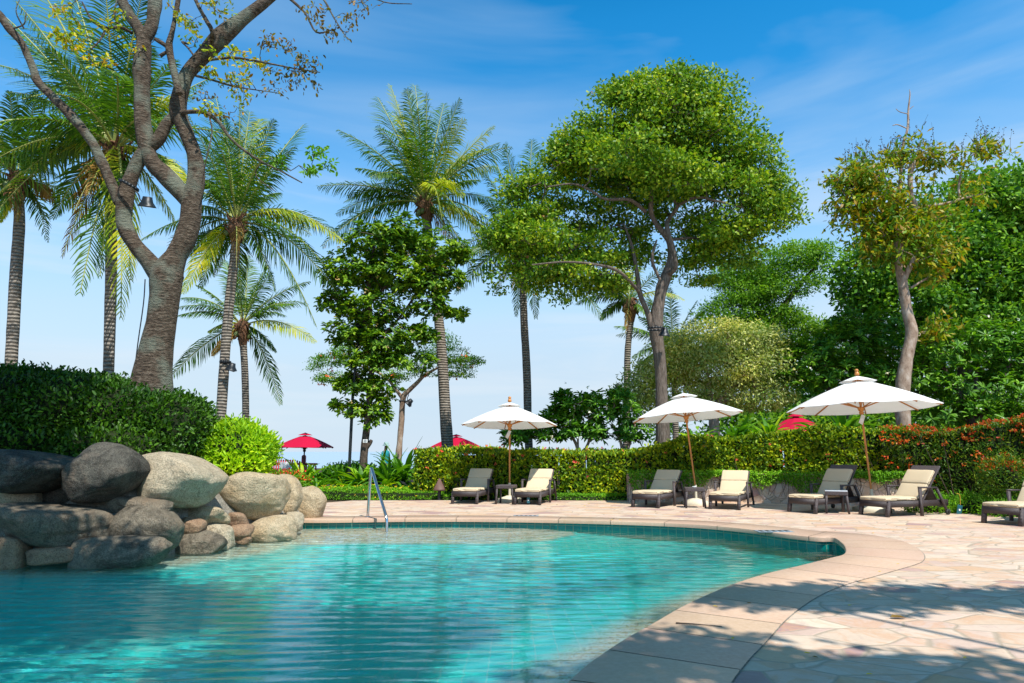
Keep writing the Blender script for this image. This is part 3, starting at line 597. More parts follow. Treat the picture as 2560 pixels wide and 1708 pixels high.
# ---- rust coloured tree
rl=[[(2262,1100,36,.0),(2256,1010,34),(2258,952,34),(2267,895,30),(2279,830,29),(2268,780,25),(2262,740,25),(2252,680,24),(2246,640,22),(2248,563,19),(2234,517,15),(2222,468,10),(2200,430,5)],
 [(2258,705,16),(2274,668,13,-.2),(2284,645,9,-.2)],[(2250,575,14),(2286,537,12,-.3),(2287,508,12,-.3),(2277,485,12,-.3),(2276,433,13,-.3),(2283,403,15,-.3)],
 [(2243,540,8),(2252,430,8),(2258,361,7),(2269,322,6),(2271,276,5),(2275,238,3),(2274,224,1.5)],[(2269,322,3),(2245,312,3),(2232,314,2)],[(2271,285,3),(2250,280,2),(2240,272,1.5)],[(2272,275,2),(2284,265,1.5)],
 [(2286,520,9),(2330,515,8),(2378,506,8),(2401,498,7),(2460,485,4)],[(2401,498,6),(2397,468,6),(2409,414,5),(2440,380,3)],[(2230,505,9),(2214,495,8),(2160,490,6),(2118,487,6),(2091,468,4)],[(2277,720,6),(2310,700,5),(2345,680,3)]]
ro=[(2210,470,90,70),(2160,430,80,55),(2290,430,70,60),(2260,620,110,60),(2340,590,80,60),(2200,540,70,45),(2430,430,60,40),(2120,500,55,45),(2190,395,55,28),(2240,410,60,25),(2120,440,65,25),(2075,478,32,10),(2290,365,60,26),(2330,390,40,18),(2130,525,45,22),(2095,560,15,14),(2240,570,115,36),(2330,540,80,30),(2200,600,90,30),(2370,400,42,18),(2440,370,50,25),(2490,390,35,20),(2420,500,55,18),(2350,690,50,18),(2300,610,70,25),(2180,460,60,22),(2350,800,60,20,.5),(2330,830,40,20,.5)]
rr,RC,RO=tree('crape_myrtle_tree','rusty yellow leafed tree with a bare dead top and pale trunk behind the third umbrella','tree',23.2,rl,ro,M['bark_pale'],(760,14,.20,.245,.36,M['lf_rust'],dict(up=.5,outw=.7,droop=.4,flat=.7)),ntw=330,tw=(.03,.010),shell=.2,gap=.7,gs=2.2)
mb=MB(); cnt=0; 
for c in RC[RC[:,2]>W(2200,430,23.2)[2]][:170]:
    t0=c+rng.normal(size=3)*.1; L_=rng.uniform(.35,.85); sw=rng.normal(size=3)*.25; sw[2]=0
    mb.tube([t0,t0+np.array([0,0,L_*.5])+sw*.3,t0+np.array([0,0,L_])+sw*L_],[.007,.005,.003],3,0,2,cap=False)
    for q in range(5):
        z=rng.uniform(.5,1); p=t0+np.array([0,0,L_*z])+sw*L_*z; dd=rng.normal(size=3)*.03; mb.bar(p+dd-[0,0,.012],p+dd+[0,0,.014],.022)
child(mb,'seed_stalks',plain('dry_seeds',(.06,.04,.03),.8),rr)
# ---- background trees at right
tree('broadleaf_tree','tall dense dark green tree at the right edge behind the rusty tree','tree',31,[[(2430,1120,50),(2415,900,40),(2400,760,34),(2380,650,24),(2360,560,14)],[(2412,820,24),(2470,700,18),(2520,600,10)],[(2405,850,22),(2330,760,15),(2250,700,9)]],
 [(2400,540,130,95),(2500,500,110,90),(2600,520,110,110),(2330,620,150,90),(2200,680,110,75),(2150,740,60,50),(2280,760,140,70),(2450,680,150,90),(2580,700,120,110),(2480,820,150,80),(2330,850,110,60),(2230,590,60,40)],M['bark_dark'],(3000,20,.34,.26,.5,M['lf_dark'],dict(up=.6,flat=.6)),ntw=160,tw=(.06,.02),shell=.6)
tree('tamarind_tree','light feathery green tree in the gap between the spreading tree and dark tree','tree',36,[[(1900,1000,30),(1915,860,24),(1930,810,20),(1960,765,16),(1990,725,12),(2040,665,6)],[(1925,815,14),(1890,760,10),(1860,700,6)]],
 [(1890,670,80,40),(1960,650,60,40),(2020,640,55,38),(2045,625,30,24),(1860,730,85,40),(1940,720,80,35),(2030,705,45,18),(1820,690,50,35),(1830,780,80,40),(1930,790,80,30),(2000,820,60,30),(1880,830,90,30),(2080,830,60,30)],M['bark_dark'],(1500,26,.36,.2,.35,M['lf_tam'],dict(up=.7,flat=.35)),ntw=150,tw=(.05,.015),shell=.4)
tree('variegated_tree','rounded pale cream green leafed tree with tangled limbs left of the third umbrella','tree',26,[[(1790,1120,30),(1785,1040,24),(1800,1000,18),(1850,950,13),(1900,900,8)],[(1788,1060,18),(1740,990,13),(1690,940,9),(1640,930,5)],[(1800,1005,12),(1870,985,9),(1940,960,6)],[(1786,1045,14),(1770,950,10),(1760,880,6)]],
 [(1790,850,110,50),(1870,860,90,50),(1720,880,90,50),(1660,920,60,45),(1610,950,50,50),(1800,920,140,50),(1900,920,80,50),(1940,880,40,35),(1580,990,45,40),(1700,970,90,35),(1620,1020,50,40),(1880,985,100,35)],M['bark_pale'],(1900,22,.22,.14,.42,M['lf_cream'],dict(up=.5,droop=.5,flat=.6)),ntw=260,tw=(.04,.012),shell=.6)
frk=dict(shape='rosette',simple=False)
tree('frangipani_tree','low frangipani tree with many bare stems right beside the first white umbrella','tree',24,[[(1450,1150,9),(1440,1110,8),(1420,1080,6),(1400,1050,4)],[(1452,1150,8),(1470,1110,7),(1490,1070,5)],[(1446,1140,6),(1445,1090,5),(1450,1050,4)],[(1560,1150,8),(1550,1100,7),(1530,1060,5)],[(1562,1150,8),(1580,1090,6),(1590,1050,4)]],
 [(1290,1088,42,26),(1335,1062,42,30),(1435,1020,65,38),(1500,1015,60,38),(1385,1045,40,30),(1560,1030,50,45),(1360,1080,30,30),(1420,1075,50,30),(1490,1070,55,35),(1580,1075,45,35),(1410,990,28,18),(1550,990,25,22)],M['bark_pale'],(520,12,.2,.25,.30,M['lf_frang'],frk),ntw=160,tw=(.03,.012),flowers=(M['fl_white'],45,.07),shell=.4)
tree('frangipani_tree','white flowering frangipani tree left of the pale trunk behind the third umbrella','tree',25.5,[[(2110,1120,22),(2105,1060,18),(2080,990,13),(2050,930,8)],[(2106,1065,14),(2150,990,10),(2180,920,7)],[(2106,1060,10),(2120,960,8),(2115,880,5)]],
 [(2040,890,75,50),(2120,850,85,55),(2190,850,70,60),(2000,930,60,45),(2080,940,90,50),(2180,940,90,60),(1990,870,35,25),(2130,800,50,30),(2200,800,60,30)],M['bark_dark'],(640,12,.2,.27,.28,M['lf_frang'],frk),ntw=200,tw=(.04,.014),flowers=(M['fl_white'],80,.08),shell=.4,group=None)
tree('frangipani_tree','white flowering frangipani tree filling the right edge above the red tipped hedge','tree',24.5,[[(2440,1120,26),(2430,1060,20),(2400,990,14),(2360,920,8)],[(2432,1065,16),(2490,980,11),(2530,900,7)],[(2430,1060,12),(2440,960,8),(2445,880,5)]],
 [(2370,880,90,55),(2460,860,90,60),(2550,880,90,70),(2330,950,80,50),(2430,960,110,60),(2540,990,100,60),(2640,930,80,90),(2380,1030,110,35),(2300,900,45,40),(2480,1040,110,35)],M['bark_dark'],(900,12,.2,.27,.28,M['lf_frang'],frk),ntw=200,tw=(.04,.014),flowers=(M['fl_white'],90,.08),shell=.4)
wb=MB(); LB=[ell(x,y,rx,ry,Y) for x,y,rx,ry,Y in [(1750,1060,120,60,36),(1950,1000,180,80,37),(2150,1000,180,90,38),(2350,950,200,110,38),(2600,900,200,160,38),(2100,860,120,50,40),(2750,850,200,220,38),(2560,1060,250,60,30),(2250,1060,160,40,30),(2000,1060,140,35,31),(2400,800,120,60,38)]]
C,O=clusters(LB,2600,.7); spray(wb,C,O,22,.45,.30,.5,0,up=.5,flat=.6)
for c,r in LB:
    pass
tag(wb.build('distant_trees',M['lf_dark']),'dark green mass of distant foliage filling the gaps behind the hedge','trees',kind='stuff')
# ------------------------------------------------------------------ palms
def frond(C,T,arch,Lf,mat,root,yaw=0,droop=.5,n=58,wide=.042):
    C=np.array(C);T=np.array(T); d=T-C; L_=np.linalg.norm(d); ctrl=C+d*.45+np.array([0,0,arch*L_])
    tt=np.linspace(0,1,14)[:,None]; R_=(1-tt)**2*C+2*(1-tt)*tt*ctrl+tt**2*T
    mb=MB(); mb.tube(R_,np.linspace(.04,.008,14)*Lf/4,5,1,1,cap=False)
    s_=np.sort(np.tile(np.linspace(.16,.995,n),2)); k=np.arange(2*n)%2; sg=np.where(k==0,1.,-1.)[:,None]
    tq=s_[:,None]; P=(1-tq)**2*C+2*(1-tq)*tq*ctrl+tq**2*T; Tn=nrm(2*(1-tq)*(ctrl-C)+2*tq*(T-ctrl))
    h=nrm(np.array([d[0],d[1],0.01])); ref=np.array([0,0,1.])*.8+(-h)*.6; ref=nrm(ref+np.array([math.cos(yaw),math.sin(yaw),0])*.35)
    Sd=nrm(np.cross(Tn,ref))*sg; prof=np.clip(np.sin(np.pi*np.clip(s_*.86+.12,0,1))**.7,.15,1)[:,None]
    ln=(Lf*.20*prof*rng.uniform(.8,1.1,(2*n,1)))
    D=nrm(Sd*.9+Tn*(.35+.55*tq)+np.array([0,0,-1])*droop*rng.uniform(.3,.8,(2*n,1))+.10*rng.normal(size=(2*n,3)))
    D2=nrm(D+np.array([0,0,-1])*(droop*.9+.1)+.08*rng.normal(size=(2*n,3)))
    wv=nrm(np.cross(D,np.cross(Tn,D))*1.0+.2*rng.normal(size=(2*n,3)))*wide*(.6+.4*prof)
    wv=nrm(Tn-D*np.sum(Tn*D,1,keepdims=True))*wide*(.6+.4*prof)*.5
    m1=P+D*ln*.55; tp=m1+D2*ln*.45
    V=np.stack([P-wv*.6,P+wv*.6,m1-wv,m1+wv,tp-wv*.12,tp+wv*.12],1).reshape(-1,3); b=np.arange(2*n)[:,None]*6
    mb.add(V,np.vstack([b+[[0,1,3,2]],b+[[2,3,5,4]]]),0)
    return child(mb,'frond',[mat,M['rachis']],root)
def palm(label,Y,trunk,ctr,tips,fill,reach,grp='coconut palms along the beach side',base_extra=None):
    P,r=limb(trunk,Y); root=thing('coconut_palm',label,'palm tree',(P[0][0],P[0][1],0),0,grp)
    mb=MB()
    Pn=np.array(P); tz=np.linspace(0,1,len(P)); 
    mb.tube(P,r,12,0,8,rough=.04); child(mb,'trunk',M['bark_palm'],root,True)
    C=W(ctr[0],ctr[1],Y); k=Y/F
    hb=MB(); rt=r[-1]
    hb.tube([P[-1]-[0,0,.1],P[-1]+(C-P[-1])*.5,C,C+[0,0,.25]],[rt*1.1,rt*1.9,rt*1.7,rt*.6],10,0,3,rough=.25)
    for q in range(34):
        a=rng.uniform(0,6.28); z=rng.uniform(-.5,.15); d=np.array([math.cos(a),math.sin(a),0]); p=C+np.array([0,0,z])+d*rt*1.1
        e=p+d*rng.uniform(.1,.28)+np.array([0,0,rng.uniform(-.35,.35)]); hb.tube([p,(p+e)/2+d*.05,e],[.05,.045,.012],4,0,1,cap=False)
    child(hb,'crownshaft',M['fibre'],root)
    cm_=M.get('coconut') or M.setdefault('coconut',plain('coconut',(.12,.16,.04),.5))
    for q in range(7):
        nb=MB()
        a=rng.uniform(0,6.28); p=C+np.array([math.cos(a)*.28,math.sin(a)*.28,-.25-.25*rng.random()])
        nb.lathe([(0,.13),(.07,.10),(.105,.0),(.08,-.09),(0,-.13)],p,8)
        child(nb,'coconut',cm_,root,True)
    for i_,t_ in enumerate(tips):
        px,py=t_[0],t_[1]; dy=t_[2] if len(t_)>2 and t_[2] is not None else rng.uniform(-1,1)*reach*k*.4
        T=W(px,py,Y+dy); up=(ctr[1]-py)/reach; arch=.10+.20*max(0,1-up) if up>0 else .32
        if len(t_)>4: arch=t_[4]
        mt=t_[3] if len(t_)>3 and t_[3] else ('frond_y' if rng.random()<.14 else 'frond_g')
        Lr=np.linalg.norm(T-C); frond(C+rng.normal(size=3)*.05,T,arch,max(Lr*1.1,reach*k*.85),M[mt],root,rng.uniform(0,6.28),.35 if up>.4 else .65)
    Rm=reach*k
    for q in range(2):
        a=rng.uniform(0,6.28); d=np.array([math.cos(a)*.35,math.sin(a)*.35,-.6*rng.uniform(.7,1)]); frond(C,C+d*Rm,.22,Rm*.75,M['frond_b'],root,rng.uniform(0,6.28),1.3,30,.035)
    for q in range(fill):
        a=q*2.399+rng.uniform(-.3,.3); e=rng.uniform(-.55,.95); L_=Rm*rng.uniform(.75,.98)
        d=np.array([math.cos(a)*math.cos(e),math.sin(a)*math.cos(e)*1.0,math.sin(e)]); T=C+d*L_
        frond(C,T,.12+.25*(1-max(e,0)),Rm,M['frond_y' if rng.random()<.1 else 'frond_g'],root,rng.uniform(0,6.28),.5,36)
    return root
palm('leftmost coconut palm with slim ringed trunk cut by the left edge',18.5,[(22,1010,27),(32,830,28),(40,680,28),(48,560,26),(46,490,24)],(42,448),[(24,229),(143,514,None,'frond_b'),(0,555,None,'frond_y'),(0,340),(-60,260),(-120,340),(-160,470),(-90,560),(216,378,None,'frond_g'),(170,300),(90,230),(120,560),(-30,600)],8,230)
palm('tall coconut palm whose crown fills the upper left behind the forked tree',16.5,[(270,1010,24),(272,900,25),(276,760,27),(278,620,27),(276,500,26),(282,420,26)],(286,372),[(0,30,-1),(40,4,0),(100,-30),(184,-20),(260,-60),(355,-20),(0,163),(33,300,-2,'frond_g'),(0,480,None,'frond_y',.35),(155,640,None,'frond_b'),(131,545),(200,733),(302,794),(327,700),(429,245),(470,320),(461,429),(440,560),(60,430),(20,230),(380,120),(278,190,-3.0,'frond_g',.5),(440,150),(120,120),(60,80),(250,690),(480,480,None,'frond_y'),(30,380)],10,400)
palm('coconut palm with leaning trunk and floodlight, centre left behind lime shrub',21.5,[(548,1100,25),(555,1000,25),(563,880,24),(572,770,24),(582,680,23),(590,600,22)],(590,557),[(540,245),(600,240),(624,280),(686,300),(759,312),(702,482),(857,606,None,'frond_y',.42),(808,660,None,None,.3),(792,818,None,None,.35),(457,733),(500,720),(518,347),(502,441),(649,298,None,'frond_y',.3),(352,600),(849,741,None,None,.35),(470,640),(600,760),(690,730),(560,300),(480,380),(460,520),(660,390)],12,290)
palm('short coconut palm with drooping fronds low behind the leaning palm',27,[(614,1085,17),(614,1010,17),(612,930,17),(608,860,17)],(606,812),[(775,704),(788,855,None,'frond_y',.3),(702,1010,None,None,.35),(420,949,None,None,.2),(441,790),(453,745),(669,663),(490,712),(735,761),(560,650),(620,640),(520,830),(690,880)],6,190)
palm('tall central coconut palm with upright crown and bent pale lower fronds',26.5,[(1122,1160,30),(1115,1060,29),(1108,940,27),(1100,830,25),(1088,720,24),(1075,620,23),(1068,560,23)],(1062,510),[(845,325,None,None,.2),(944,244,1),(976,214,0),(1017,223,-1),(1038,214,1),(1066,233,0),(1150,248),(1162,298),(1235,315,None,None,.1),(1223,372,None,'frond_y',.35),(1246,420,None,'frond_y',.3),(1160,490,-2,'frond_y',.55),(1105,550,-3,'frond_y',.6),(1288,625,None,'frond_y',.25),(1235,500,None,None,.2),(1189,695,None,None,.35),(925,443,-2,None,.5),(795,466,None,None,.18),(841,535,None,None,.28),(833,580,None,None,.28),(806,615),(1230,590),(948,328),(1020,330,-3,'frond_g',.3),(990,280),(1110,260),(1180,380),(890,420),(870,490),(1200,450)],12,290)
palm('coconut palm with thin curved trunk partly behind the spreading tree',26.5,[(1324,1160,19),(1320,1060,20),(1317,930,20),(1310,800,19),(1308,700,18),(1312,650,18)],(1312,612),[(1262,360),(1330,350),(1208,428),(1227,378),(1150,653),(1139,734,None,None,.3),(1507,800,None,None,.35),(1340,795,-1),(1290,790,1),(1277,560,-2,'frond_y'),(1200,500),(1400,420),(1440,560),(1420,700),(1180,580),(1380,740),(1450,660)],10,240)
palm('coconut palm with crown tucked beneath the spreading tree beside its trunk',29,[(1566,1150,17),(1565,1060,17),(1567,960,16),(1570,870,16),(1578,800,15)],(1576,755),[(1525,735),(1420,640,None,'frond_y'),(1480,690),(1610,640),(1500,800),(1640,820),(1540,640),(1440,760)],8,170)
palm('small coconut palm peeking out between big trunk and pale bushy tree',33,[(1690,1110,16),(1688,1020,16),(1684,920,16)],(1682,873),[(1537,816),(1581,895),(1577,935,None,'frond_y'),(1674,720),(1762,776),(1742,752),(1597,792),(1620,740),(1780,840),(1720,950)],8,150)
# ------------------------------------------------------------------ foreground forked tree
FY=12.8
fore=[[(372,1040,100),(380,949,88),(392,870,80),(404,806,76),(412,740,72),(416,684,74),(440,640,58),(462,600,50),(475,555,50),(480,500,52),(490,450,45),(486,388,42),(464,330,40),(446,280,40),(452,229,42),(469,184,41),(510,139,42),(551,94,40),(604,49,35),(653,12,28),(700,-25,24),(760,-70,18)],
 [(408,700,52),(375,655,48),(335,610,45),(312,561,42),(311,510,43),(322,460,40),(340,415,36),(365,375,30),(395,350,28),(415,312,27),(440,287,22),(470,280,12,-.2),(514,282,10,-.3),(547,306,9,-.3),(571,339,8,-.3),(604,371,7,-.3),(653,404,6,-.3),(694,424,5,-.3),(755,457,3,-.3)],
 [(300,505,30),(286,478,28),(265,429,24),(229,355,23),(175,286,25),(130,241,23),(95,205,22),(82,170,20),(55,110,21),(24,73,22),(0,40,20),(-40,0,18)],
 [(478,510,44),(450,480,46),(408,435,46),(376,396,46),(359,327,39),(355,245,40),(355,163,42),(358,102,44),(345,70,32),(325,40,28),(304,0,25),(280,-60,22)],
 [(360,105,36),(380,60,34),(388,0,34),(398,-80,30)],
 [(448,235,18,-.3),(437,190,20,-.3),(428,150,19,-.3),(422,115,20,-.3),(430,80,15,-.3),(440,30,13,-.3),(450,-30,11,-.3)],
 [(424,122,10,-.3),(405,108,12,-.3),(388,98,9,-.2)],[(420,128,9,-.3),(400,140,10,-.3)],
 [(528,120,13),(530,80,12,-.4),(515,50,11,-.4),(498,20,10,-.4),(480,-20,8,-.4)],
 [(522,150,8),(560,146,7,-.3),(592,145,7,-.4),(653,155,6,-.6),(735,171,4,-.8),(800,181,2.5,-1)],
 [(490,190,8),(530,200,6,.3),(580,215,5,.3),(640,225,3,.3),(690,232,2,.3)],
 [(330,82,10),(300,68,9,-.3),(265,70,8,-.4),(230,50,6,-.5),(205,5,4,-.5)],[(265,70,6,-.4),(250,100,5,-.5),(225,125,4,-.6)],[(300,68,6,-.3),(285,40,5,-.3),(292,0,4,-.3)],
 [(470,110,6),(455,105,5,-.2),(470,120,5,-.4),(485,140,5,-.5)],
 [(700,-25,10,-.5),(760,30,6,-.8),(790,80,5,-1),(830,75,3,-1)],[(760,-70,8,-.5),(810,0,6,-.8),(835,45,4,-1),(870,100,2.5,-1)],[(760,-70,8),(880,-30,5,-.5),(960,5,3,-.5),(1030,10,2,-.5)],
 [(520,282,4,-.3),(530,330,4,-.4),(515,400,3,-.4),(505,460,2,-.3)],[(653,404,3,-.3),(640,440,3,-.3),(690,480,2,-.3)],
 [(60,72,5),(40,30,3,-.2),(50,-5,2,-.2)],[(32,72,5),(60,60,4,-.3),(65,30,2,-.3)]]
flobes=[(165,35,38,16,-.5),(180,95,55,18,-.6),(150,85,30,12,-.6),(250,150,35,14,-.6),(225,130,40,14,-.6),(280,70,35,18,-.4),(300,30,25,15,-.4),(200,10,20,10,-.5),(425,20,40,14,-.3),(470,50,45,16,-.3),(545,20,45,16,-.4),(490,95,40,14,-.4),(570,130,50,20,-.3),(630,170,45,14,-.4),(580,200,50,14,.3),(520,180,35,12),(600,235,35,10,.3),(590,270,16,12,-.2),(520,275,30,12,-.3),(330,110,20,14,-.3)]
g2=[(790,385,22,16,-.4),(775,425,30,16,-.4),(820,410,22,12,-.4),(700,400,25,10,-.3),(805,370,12,8,-.4)]
br_=[(690,110,60,20,-.6),(740,190,70,25,-.9),(660,215,60,18,.2),(780,30,50,22,-.9),(830,75,45,22,-1),(870,40,30,20,-1),(560,290,35,14,-.3),(760,150,50,15,-.9),(900,15,50,12,-.6),(520,240,28,16,-.3)]
P0,_=limb(fore[0],FY); root=thing('forked_tree','large foreground tree with thick twisting forked limbs and sparse leaves','tree',(P0[0][0],P0[0][1],1.2))
mb=MB(); sk=[]
for l in fore:
    P,r=limb(l,FY); r=[q*(1+.10*rng.normal()) if q<.3 and q>.05 else q for q in r]; mb.tube(P,r,24 if l[0][2]>25 else 7,0,9 if l[0][2]>25 else 4,rough=.13)
    if l[0][2]<16: sk+=P+[(a+b)/2 for a,b in zip(P[:-1],P[1:])]
def lb(q): return ell(q[0],q[1],q[2],q[3],FY+(q[4] if len(q)>4 else 0),(q[2]+q[3])*.6)
C1,O1=clusters([lb(q) for q in flobes],120,.2); C2,O2=clusters([lb(q) for q in g2],34,.2); C3,O3=clusters([lb(q) for q in br_],170,.15)
twigs(mb,sk,np.vstack([C1,C2,C3]),.018,.0055,400,4)
child(mb,'trunk',M['bark_big'],root,True)
cm=MB(); spray(cm,C1,O1,9,.07,.10,.5,0,shape='rand',simple=False,up=.6,flat=.7); spray(cm,C2,O2,7,.06,.10,.5,1,simple=False,up=.6); spray(cm,C3,O3,3,.07,.085,.55,2,simple=False,droop=.9)
child(cm,'crown',[M['lf_fran2'],leafmat('leaf_fore_green',[(.06,.2,.02),(.14,.34,.03)],.4,.35),leafmat('leaf_fore_brown',[(.05,.05,.015),(.14,.09,.02),(.12,.14,.02)],.5,.25)],root)
cb=MB(); P,_=limb([(370,700,1),(366,760,1),(352,860,1),(340,960,1)],FY-.1); cb.tube([p+np.array([-.03,-.05,0]) for p in P],.012,6,0,4); r=thing('power_cable','thin dark cable hanging down the left side of the forked tree','cable',tuple(P[-1])); child(cb,'cable',M['black'],r,True)
# floodlights
def flood(label,px,py,Y,sc,side=1,tilt=.3,strap=None,sr=.2):
    c=W(px,py,Y); root=thing('floodlight',label,'floodlight',tuple(c)); Mx=Matrix.Rotation(tilt*side,3,'Y')@Matrix.Rotation(.25,3,'X'); mm=np.array(Mx)
    def q(v): return c+mm@(np.array(v,float)*sc)
    hb=MB(); V=[]
    for z,w_,d_ in((.16,.10,.09),(0,.13,.11),(-.12,.20,.15),(-.16,.22,.17)):
        V+= [q((-w_,-d_,z)),q((w_,-d_,z)),q((w_,d_,z)),q((-w_,d_,z))]
    Fq=[[3,2,1,0],[12,13,14,15]]+[[a*4+b,a*4+(b+1)%4,a*4+4+(b+1)%4,a*4+4+b] for a in range(3) for b in range(4)]
    hb.add(V,Fq)
    for k in range(5): hb.bar(q((-.1,.10+0,.13-.05*k)),q((.1,.10,.13-.05*k)),.012*sc,.05*sc)
    child(hb,'housing',M['black'],root)
    gb=MB(); gb.add([q((-.18,-.13,-.165)),q((.18,-.13,-.165)),q((.18,.13,-.165)),q((-.18,.13,-.165))],[[3,2,1,0]]); child(gb,'lens',M['glass'],root)
    ab=MB(); ab.tube([q((-.14,0,-.02)),q((-.24,0,.06)),q((-.30,0,.22)),q((-.42,0,.30))] if side>0 else [q((.14,0,-.02)),q((.24,0,.06)),q((.30,0,.22)),q((.42,0,.30))],.02*sc,6,0,3); child(ab,'bracket',M['black'],root)
    if strap:
        s_=W(strap[0],strap[1],Y); sb=MB(); tl=strap[2] if len(strap)>2 else 0
        pts=[s_+np.array([math.cos(a)*sr,math.sin(a)*sr,tl*math.cos(a)*sr]) for a in np.linspace(0,2*math.pi,17)]
        for a,b in zip(pts[:-1],pts[1:]): sb.bar(a,b,.02,.055)
        child(sb,'strap',M['black'],root)
    return root
flood('black floodlight hanging from a strap on the forked tree limb',368,505,FY-.15,.62,1,.12,(322,463,-.5),.175)
flood('small black floodlight strapped low on the leaning palm trunk',579,917,21.2,.7,1,.3,(563,905),.165)
flood('small black floodlight in the fork of the flame tree',1024,1005,27.8,.75,1,.8,(1006,1003),.13)
flood('small black floodlight on the palm trunk left of the thick dark trunk',1546,968,28.8,.9,-1,.5,(1567,960),.15)
flood('black floodlight strapped to the thick trunk of the spreading tree',1661,830,21.2,.75,1,.0,(1640,822),.27)
# ------------------------------------------------------------------ hedges & shrubs
def shell_shrub(name,label,cat,lobes,n,Ls,Wr,mat,gz,extra=None,lump=.06,group=None,simple=False,outw=.9,core=.86,p=2.0,stray=.03):
    """lobes in world: (centre,radii)"""
    c0=np.mean([c for c,_ in lobes],axis=0); root=thing(name,label,cat,(c0[0],c0[1],gz),0,group)
    w=np.array([(r[0]*r[1]+r[1]*r[2]+r[0]*r[2]) for c,r in lobes]); w/=w.sum(); idx=rng.choice(len(lobes),int(n*1.5),p=w)
    C=np.array([l[0] for l in lobes])[idx]; Rr=np.array([l[1] for l in lobes])[idx]; d=rdir(len(idx)); k=(np.sum(np.abs(d)**p,1))**(-1/p)
    u=d*k[:,None]; Pp=C+u*Rr*(1+lump*sn(C+u*Rr,2.6,3))[:,None]*(1-.10*rng.random(len(idx))**2)[:,None]
    ok=np.ones(len(idx),bool)
    for j,(c,r) in enumerate(lobes):
        q=np.sum(np.abs((Pp-c)/r)**p,1); ok&=~((q<.72)&(idx!=j))
    Pp=Pp[ok]; N=nrm((u/Rr)[ok]); m=len(Pp)
    mb=MB(); D=nrm(N*outw+rdir(m)*.9+np.array([0,0,.35])); Pp=Pp-D*Ls*.4+N*(rng.random((m,1))**6)*stray*5
    L_=Ls*rng.uniform(.6,1.3,m); leaves(mb,Pp,D,nrm(N*.8+rdir(m)*.7+np.array([0,0,.3])),L_,L_*Wr,0,simple)
    child(mb,'foliage',mat if not extra else mat,root)
    cb=MB()
    for c,r in lobes:
        bm=bmesh.new(); bmesh.ops.create_icosphere(bm,subdivisions=3,radius=1); V=np.array([v.co[:] for v in bm.verts]); V=V*((np.sum(np.abs(V)**p,1))**(-1/p))[:,None]
        V=c+V*r*core*(1+.08*sn(V*r+c,3,2))[:,None]; Fc=[[v.index for v in f.verts] for f in bm.faces]; bm.free(); cb.add(V,Fc)
    child(cb,'branch_mass',M['core'],root)
    return root,Pp,N
def wl_(px,py,rx,ry,Y,rd): k=Y/F; return W(px,py,Y),np.array([rx*k,rd,ry*k])
HL=[wl_(-90,1040,200,110,12.4,1.3),wl_(60,1030,150,106,12.5,1.3),wl_(190,1040,140,103,12.6,1.3),wl_(300,1055,125,100,12.8,1.3),wl_(395,1075,105,95,12.9,1.2),wl_(440,1070,66,80,12.8,1.0),wl_(-250,1040,200,110,12.3,1.3),wl_(60,1110,200,60,12.2,1.2),wl_(300,1120,150,55,12.3,1.1)]
shell_shrub('clipped_hedge','big rounded dark green clipped hedge above the boulders at left','hedge',HL,46000,.088,.5,M['lf_hedge'],1.2,p=2.6,lump=.05)
LS=[wl_(590,1125,96,62,13.6,.65),wl_(545,1135,50,50,13.5,.5),wl_(640,1130,48,55,13.6,.5),wl_(590,1085,60,34,13.7,.5),wl_(590,1160,80,35,13.4,.5)]
shell_shrub('lime_shrub','bright lime green ball shaped shrub on top of the boulders','shrub',LS,8500,.10,.36,M['lf_lime'],.9,lump=.12,core=.78)
